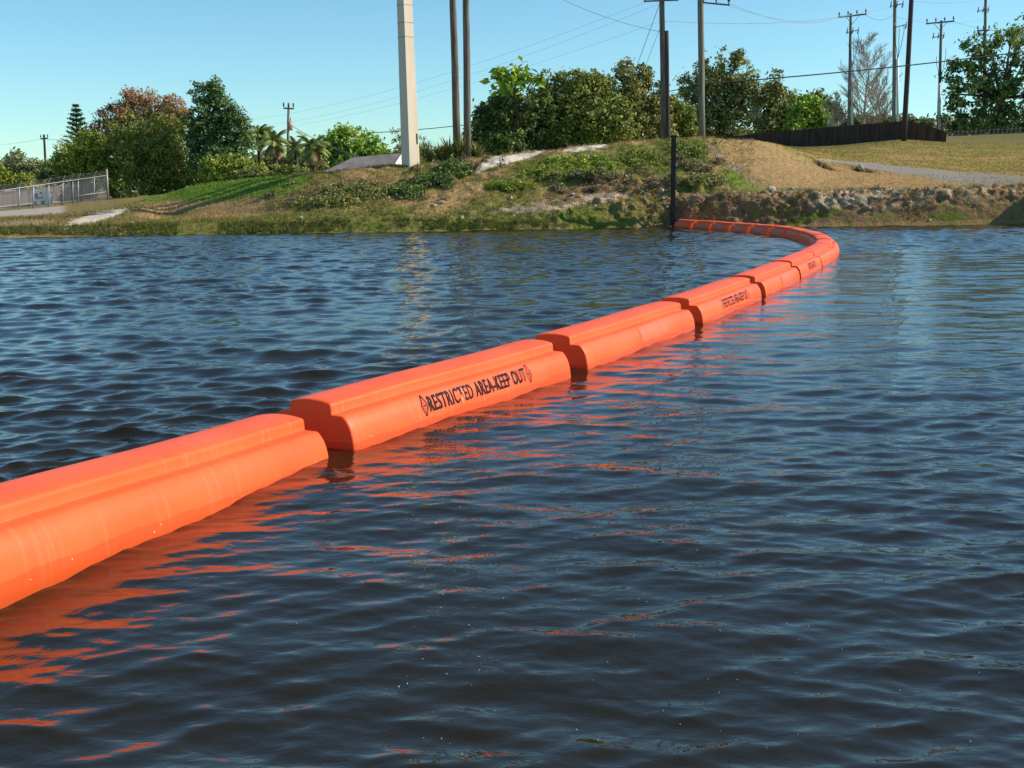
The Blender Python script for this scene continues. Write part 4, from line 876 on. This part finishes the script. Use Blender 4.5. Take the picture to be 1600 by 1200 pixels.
mb = MB(); a0, a1, a2, a3 = pt(-90, 300, 86), pt(24, 299, 86), pt(14, 286, 90), pt(-90, 284, 90); a4, a5 = a1 + Vector((.3, 8, 0)), a0 + Vector((0, 8, 0)); mb.add([a0, a1, a2, a3, a4, a5], [(0, 1, 2, 3), (5, 3, 2, 4), (1, 4, 2)]); rf = mb.build('roof', M['pinkroof'], t)
mb = MB(); mb.bar(a2 + Vector((-1, 0, .05)), a2 + Vector((.2, 0, .05)), .12); mb.build('ridge_cap', M['white'], rf)
mb = MB(); mb.box(((a0.x + a1.x) / 2 - .3, 90, (a0.z + gz(a0.x, 90)) / 2 - .3), (a1.x - a0.x - .5, 7, a0.z - gz(a0.x, 90) + .5)); mb.build('wall', M['stucco'], t)

# ------------------------------------------------------------------ rocks, weeds, grass, floating bits
M['rock'] = mat('limestone', (.50, .42, .33), .9, .1, noise=(5, (.30, .235, .17), .4, .65), bump=(9, .6, .05))
def rock_mesh(seed, sx, sy, sz):
    r = np.random.default_rng(seed); bm = bmesh.new(); bmesh.ops.create_icosphere(bm, subdivisions=2, radius=1)
    dirs = r.normal(size=(9, 3)); dirs /= np.linalg.norm(dirs, axis=1, keepdims=True); cut = r.uniform(.55, .9, 9)
    for v in bm.verts:
        c = np.array(v.co)
        for d, k in zip(dirs, cut):
            q = c @ d
            if q > k: c = c - d * (q - k)
        c *= 1 + r.normal() * .03; v.co = c * (sx, sy, sz)
    me = bpy.data.meshes.new('rock'); bm.to_mesh(me); bm.free(); return me
RK = [(1205, 299, 16, 11, 'large white rock at the foot of the mound right of the black post'), (1236, 296, 10, 5, 'flat pale rock right of the large white rock'), (1345, 268, 9, 9, 'grey rock beside the hole on the tan slope'),
      (874, 288, 12, 4, 'flat pale stone in the middle of the green bank'), (678, 322, 12, 6, 'pale stone in the tan gully, left'), (690, 318, 10, 5, 'pale stone in the tan gully, right'), (722, 342, 7, 6, 'white stone on the low green bank'),
      (1035, 300, 8, 8, 'pale stone just left of the black post'), (1010, 304, 12, 6, 'grey stone on the low bank left of the black post'), (205, 349, 12, 5, 'pale stone on the shore below the white rubble'), (470, 341, 10, 4, 'small pale stone on the shore below the palms'),
      (895, 306, 12, 5, 'grey stone under the leafy weeds'), (1453, 347, 5, 3, 'small white stone at the right waterline'), (798, 310, 8, 6, 'pale stone on the bank below the sandy crest'), (1355, 325, 11, 6, 'grey boulder in the eroded right bank'), (1405, 310, 10, 6, 'pale boulder at the top of the eroded right bank'),
      (1330, 312, 9, 5, 'pale boulder on the left of the eroded right bank')]
def surf(px, py):
    """first hit of the picture ray with the bank"""
    ys = np.linspace(37.5, 120, 1600); d = ray(px, py); z_ = HC + d.z * ys / d.y; g = height(d.x * ys / d.y, ys); k = np.argmax(z_ < g); return Vector((d.x * ys[k] / d.y, ys[k], g[k]))
for i, (x, y, w_, h_, lb) in enumerate(RK):
    p_ = surf(x, y); s = p_.y / F; o = link('rock', rock_mesh(i, w_ * s * .55, w_ * s * .5, h_ * s * .7), M['rock']); o.location = p_; o.rotation_euler = (0, 0, i * 1.3); tag(o, lb, 'rock', 'rocks on the bank')

mb = MB(); r = np.random.default_rng(500)
for i in range(380):
    pxr_ = r.uniform(860, 1680) if i % 3 else r.normal(1375, 45); yy = r.uniform(38.7, 40.9) if i % 2 else r.normal(40.3, .35); xx = (pxr_ - CX) / F * yy; k = r.uniform(.018, .055) * (1.8 if r.random() < .12 else 1); c = Vector((xx, yy, gz(xx, yy) + k * .2))
    if c.z < .02: continue
    V6 = [c + Vector(q) * k for q in ((1 + r.normal() * .2, .1, 0), (.2, 1 + r.normal() * .2, .1), (-1, .2, .1), (0, -1 + r.normal() * .2, 0), (.1, .1, .6 + r.random() * .4), (0, 0, -.6))]
    mb.add(V6, [(0, 1, 4), (1, 2, 4), (2, 3, 4), (3, 0, 4), (1, 0, 5), (2, 1, 5), (3, 2, 5), (0, 3, 5)])
mb.build('rubble', M['rock'], None, kind='stuff')
def scatter(n_, pxr, zr, seed):
    r = np.random.default_rng(seed); Y = r.uniform(*zr, n_); u = (r.uniform(*pxr, n_) - CX) / F; return u * Y, Y, r
def tufts(name, X, Y, colr, hgt, width, blades, seed, m_, lean=.5):
    r = np.random.default_rng(seed); n_ = len(X); Z = height(X, Y) - .02
    X, Y, Z, colr, hgt = [np.repeat(a, blades, 0) for a in (X, Y, Z, colr, hgt)]; k = len(X); a = r.uniform(0, 6.283, k)
    X = X + r.normal(0, width * .9, k); Y = Y + r.normal(0, width * .9, k); h = hgt * r.uniform(.5, 1.2, k); w_ = width * r.uniform(.3, .6, k)
    L_ = np.stack([np.cos(a) * h * lean * r.random(k), np.sin(a) * h * lean * r.random(k), h], 1); s = np.stack([np.cos(a + 1.57) * w_, np.sin(a + 1.57) * w_, np.zeros(k)], 1); P = np.stack([X, Y, Z], 1)
    V = np.stack([P - s, P + s, P + L_ + s * .15, P + L_ - s * .15], 1).reshape(-1, 3); c = np.repeat(colr * r.uniform(.65, 1.25, (k, 1)), 4, 0)
    np_mesh(name, V, np.arange(k * 4).reshape(-1, 4), m_, kind='stuff', attrs={'tint': c})
M['grass'] = mat('grass_blades', (.1, .1, .05), .7, .15, attr='tint', translucent=.25)
X, Y, r = scatter(46000, (-60, 1680), (38.6, 50), 90)
tn, px_, py_ = tint_at(X, Y); pale = tn.max(1) > .45; keep = ~pale & (r.random(len(X)) < np.where(px_ > 1180, .35, 1)) & (height0(X, Y) > .02); X, Y, tn, px_ = X[keep], Y[keep], tn[keep], px_[keep]
hg = np.where(Y < 40.6, .11, .09) * r.uniform(.6, 1.5, len(X)) * np.where(px_ > 1180, .55, 1)
tn = tn * np.where(r.random(len(X)) < .25, 1.45, 1.05)[:, None]
tufts('bank_grass', X, Y, tn, hg, .022, 4, 91, M['grass']); del tn
X, Y, r = scatter(16000, (1180, 1680), (50, 82), 92); tn, px_, py_ = tint_at(X, Y); keep = (tn.max(1) < .5) & ~((tn[:, 2] > .18)); tufts('lawn_grass', X[keep], Y[keep], tn[keep], np.full(keep.sum(), .06), .03, 4, 93, M['grass'])
# reeds and low greenery hanging at the waterline
X, Y, r = scatter(7000, (-60, 1020), (38.55, 39.35), 94); ng = fbm(X * .8, Y, 95); keep = (ng > .42) & (height0(X, Y) > -.03); X, Y = X[keep], Y[keep]; cc = np.where((r.random(len(X)) < .6)[:, None], np.array([(.12, .17, .03)]), np.array([(.17, .15, .06)]))
tufts('shore_grass', X, Y, cc, np.full(len(X), .13) * r.uniform(.4, 1.5, len(X)), .022, 4, 96, M['grass'], .9)
X, Y, r = scatter(9000, (1040, 1700), (38.0, 40.6), 97); ng = fbm(X * .7, Y * .9, 98); keep = (ng > .56) & (height0(X, Y) > -.03) & (r.random(len(X)) < .6); X, Y = X[keep], Y[keep]
tufts('cliff_grass', X, Y, np.where((r.random(len(X)) < .6)[:, None], np.array([(.13, .15, .035)]), np.array([(.26, .19, .09)])), r.uniform(.06, .2, len(X)), .022, 4, 99, M['grass'], 1.1)
def weed_bed(label, cx, cy, rx, ry, n_, size, lm, seed, hump=.25, name='weed_patch'):
    r = np.random.default_rng(seed); pts_ = []; q = 0; c = surf(cx, cy)
    while len(pts_) < 60 and q < 400:
        q += 1; a, b_ = r.normal(0, .5), r.normal(0, .5)
        if a * a + b_ * b_ > 1.1: continue
        pts_.append((surf(cx + a * rx, cy + b_ * ry), max(.06, hump * (1 - .6 * (a * a + b_ * b_)) * r.uniform(.5, 1.2))))
    lob = [((p_.x, p_.y, p_.z + h * .25), h * 1.5, h * 1.3, h) for p_, h in pts_]; t = thing(name, label, 'weeds', c, 'weed patches on the bank')
    V, Q, T = crown(lob, n_, size, seed, .5); np_mesh('foliage', V, Q, LM[lm], t, attrs={'tone': T})
weed_bed('broad patch of leafy yellow green weeds in the middle of the bank', 905, 262, 60, 16, 5200, .11, 'yellow', 201, .22)
weed_bed('leafy weeds hanging down the slope below the crest sand', 860, 272, 40, 12, 2200, .10, 'yellow', 202, .18)
weed_bed('dark low shrub on the bank just right of the concrete pole foot', 710, 268, 30, 9, 2400, .09, 'dark', 203, .3, 'low_shrub')
weed_bed('dark scrub below the spiky shrubs on the bank', 672, 284, 40, 10, 2400, .09, 'dark', 204, .26, 'low_shrub')
weed_bed('dark green scrub in the lower middle of the bank', 635, 302, 32, 9, 1800, .09, 'dark', 205, .26, 'low_shrub')
weed_bed('olive scrub on the bank below the palms', 520, 318, 60, 8, 2200, .08, 'mixed', 206, .18, 'low_shrub')
weed_bed('olive scrub on the bank below the grey roof', 560, 300, 70, 14, 2600, .08, 'mixed', 207, .15, 'low_shrub')
weed_bed('green weeds on the mound behind the black post', 1075, 235, 36, 13, 2000, .09, 'olive', 208, .16)
weed_bed('olive scrub at the foot of the mound right of the black post', 1100, 285, 36, 9, 1500, .08, 'mixed', 209, .16, 'low_shrub')
weed_bed('green weeds left of the black post on the steep bank', 1000, 250, 34, 16, 1800, .09, 'olive', 210, .16)
weed_bed('green strip of weeds climbing the bank below the sandy crest', 800, 292, 40, 8, 1500, .09, 'yellow', 211, .15)
# dead brown clumps on the eroded part of the bank
r = np.random.default_rng(700); lob = []
for i in range(95):
    px_ = r.uniform(860, 1140) if i % 4 else r.uniform(420, 860); q = surf(px_, np.interp(px_, [420, 860, 1050, 1250], [300, 285, 275, 285]) + r.normal(0, 16)); k = r.uniform(.07, .19)
    if q.y < 49: lob.append(((q.x, q.y, q.z + k * .35), k * 1.4, k * 1.2, k))
V, Q, T = crown(lob, 5200, .085, 701, .6); np_mesh('dry_scrub', V, Q, LM['dead'], kind='stuff', attrs={'tone': T})
# little dry flecks drifting on the water
r = np.random.default_rng(300); mb = MB()
for i in range(200):
    x, y = (r.uniform(600, 1600), r.uniform(560, 1180)) if i % 3 else (r.normal(700, 70), r.normal(860, 110))
    g = ground_pt(x, y); k = r.uniform(.0012, .0035) * (1.8 if i % 17 == 0 else 1); a = r.uniform(0, 6.28); d1 = Vector((math.cos(a), math.sin(a), 0)) * k * r.uniform(1, 2.4); d2 = Vector((-math.sin(a), math.cos(a), 0)) * k * .5
    iy = int(np.argmin(np.abs(WY[:, n_c // 2] - g.y))); ix = int(np.argmin(np.abs(WX[iy] - g.x))); g.z = float(WH[iy, ix]) + .004
    mb.add([g + d1, g + d2 + Vector((0, 0, .003)), g - d1, g - d2 + Vector((0, 0, .003))], [(0, 1, 2, 3)])
M['fleck'] = mat('dry_plant_bits', (.34, .29, .15), .9, .1, noise=(30, (.50, .45, .33), .4, .6)); mb.build('floating_debris', M['fleck'], None, kind='stuff')
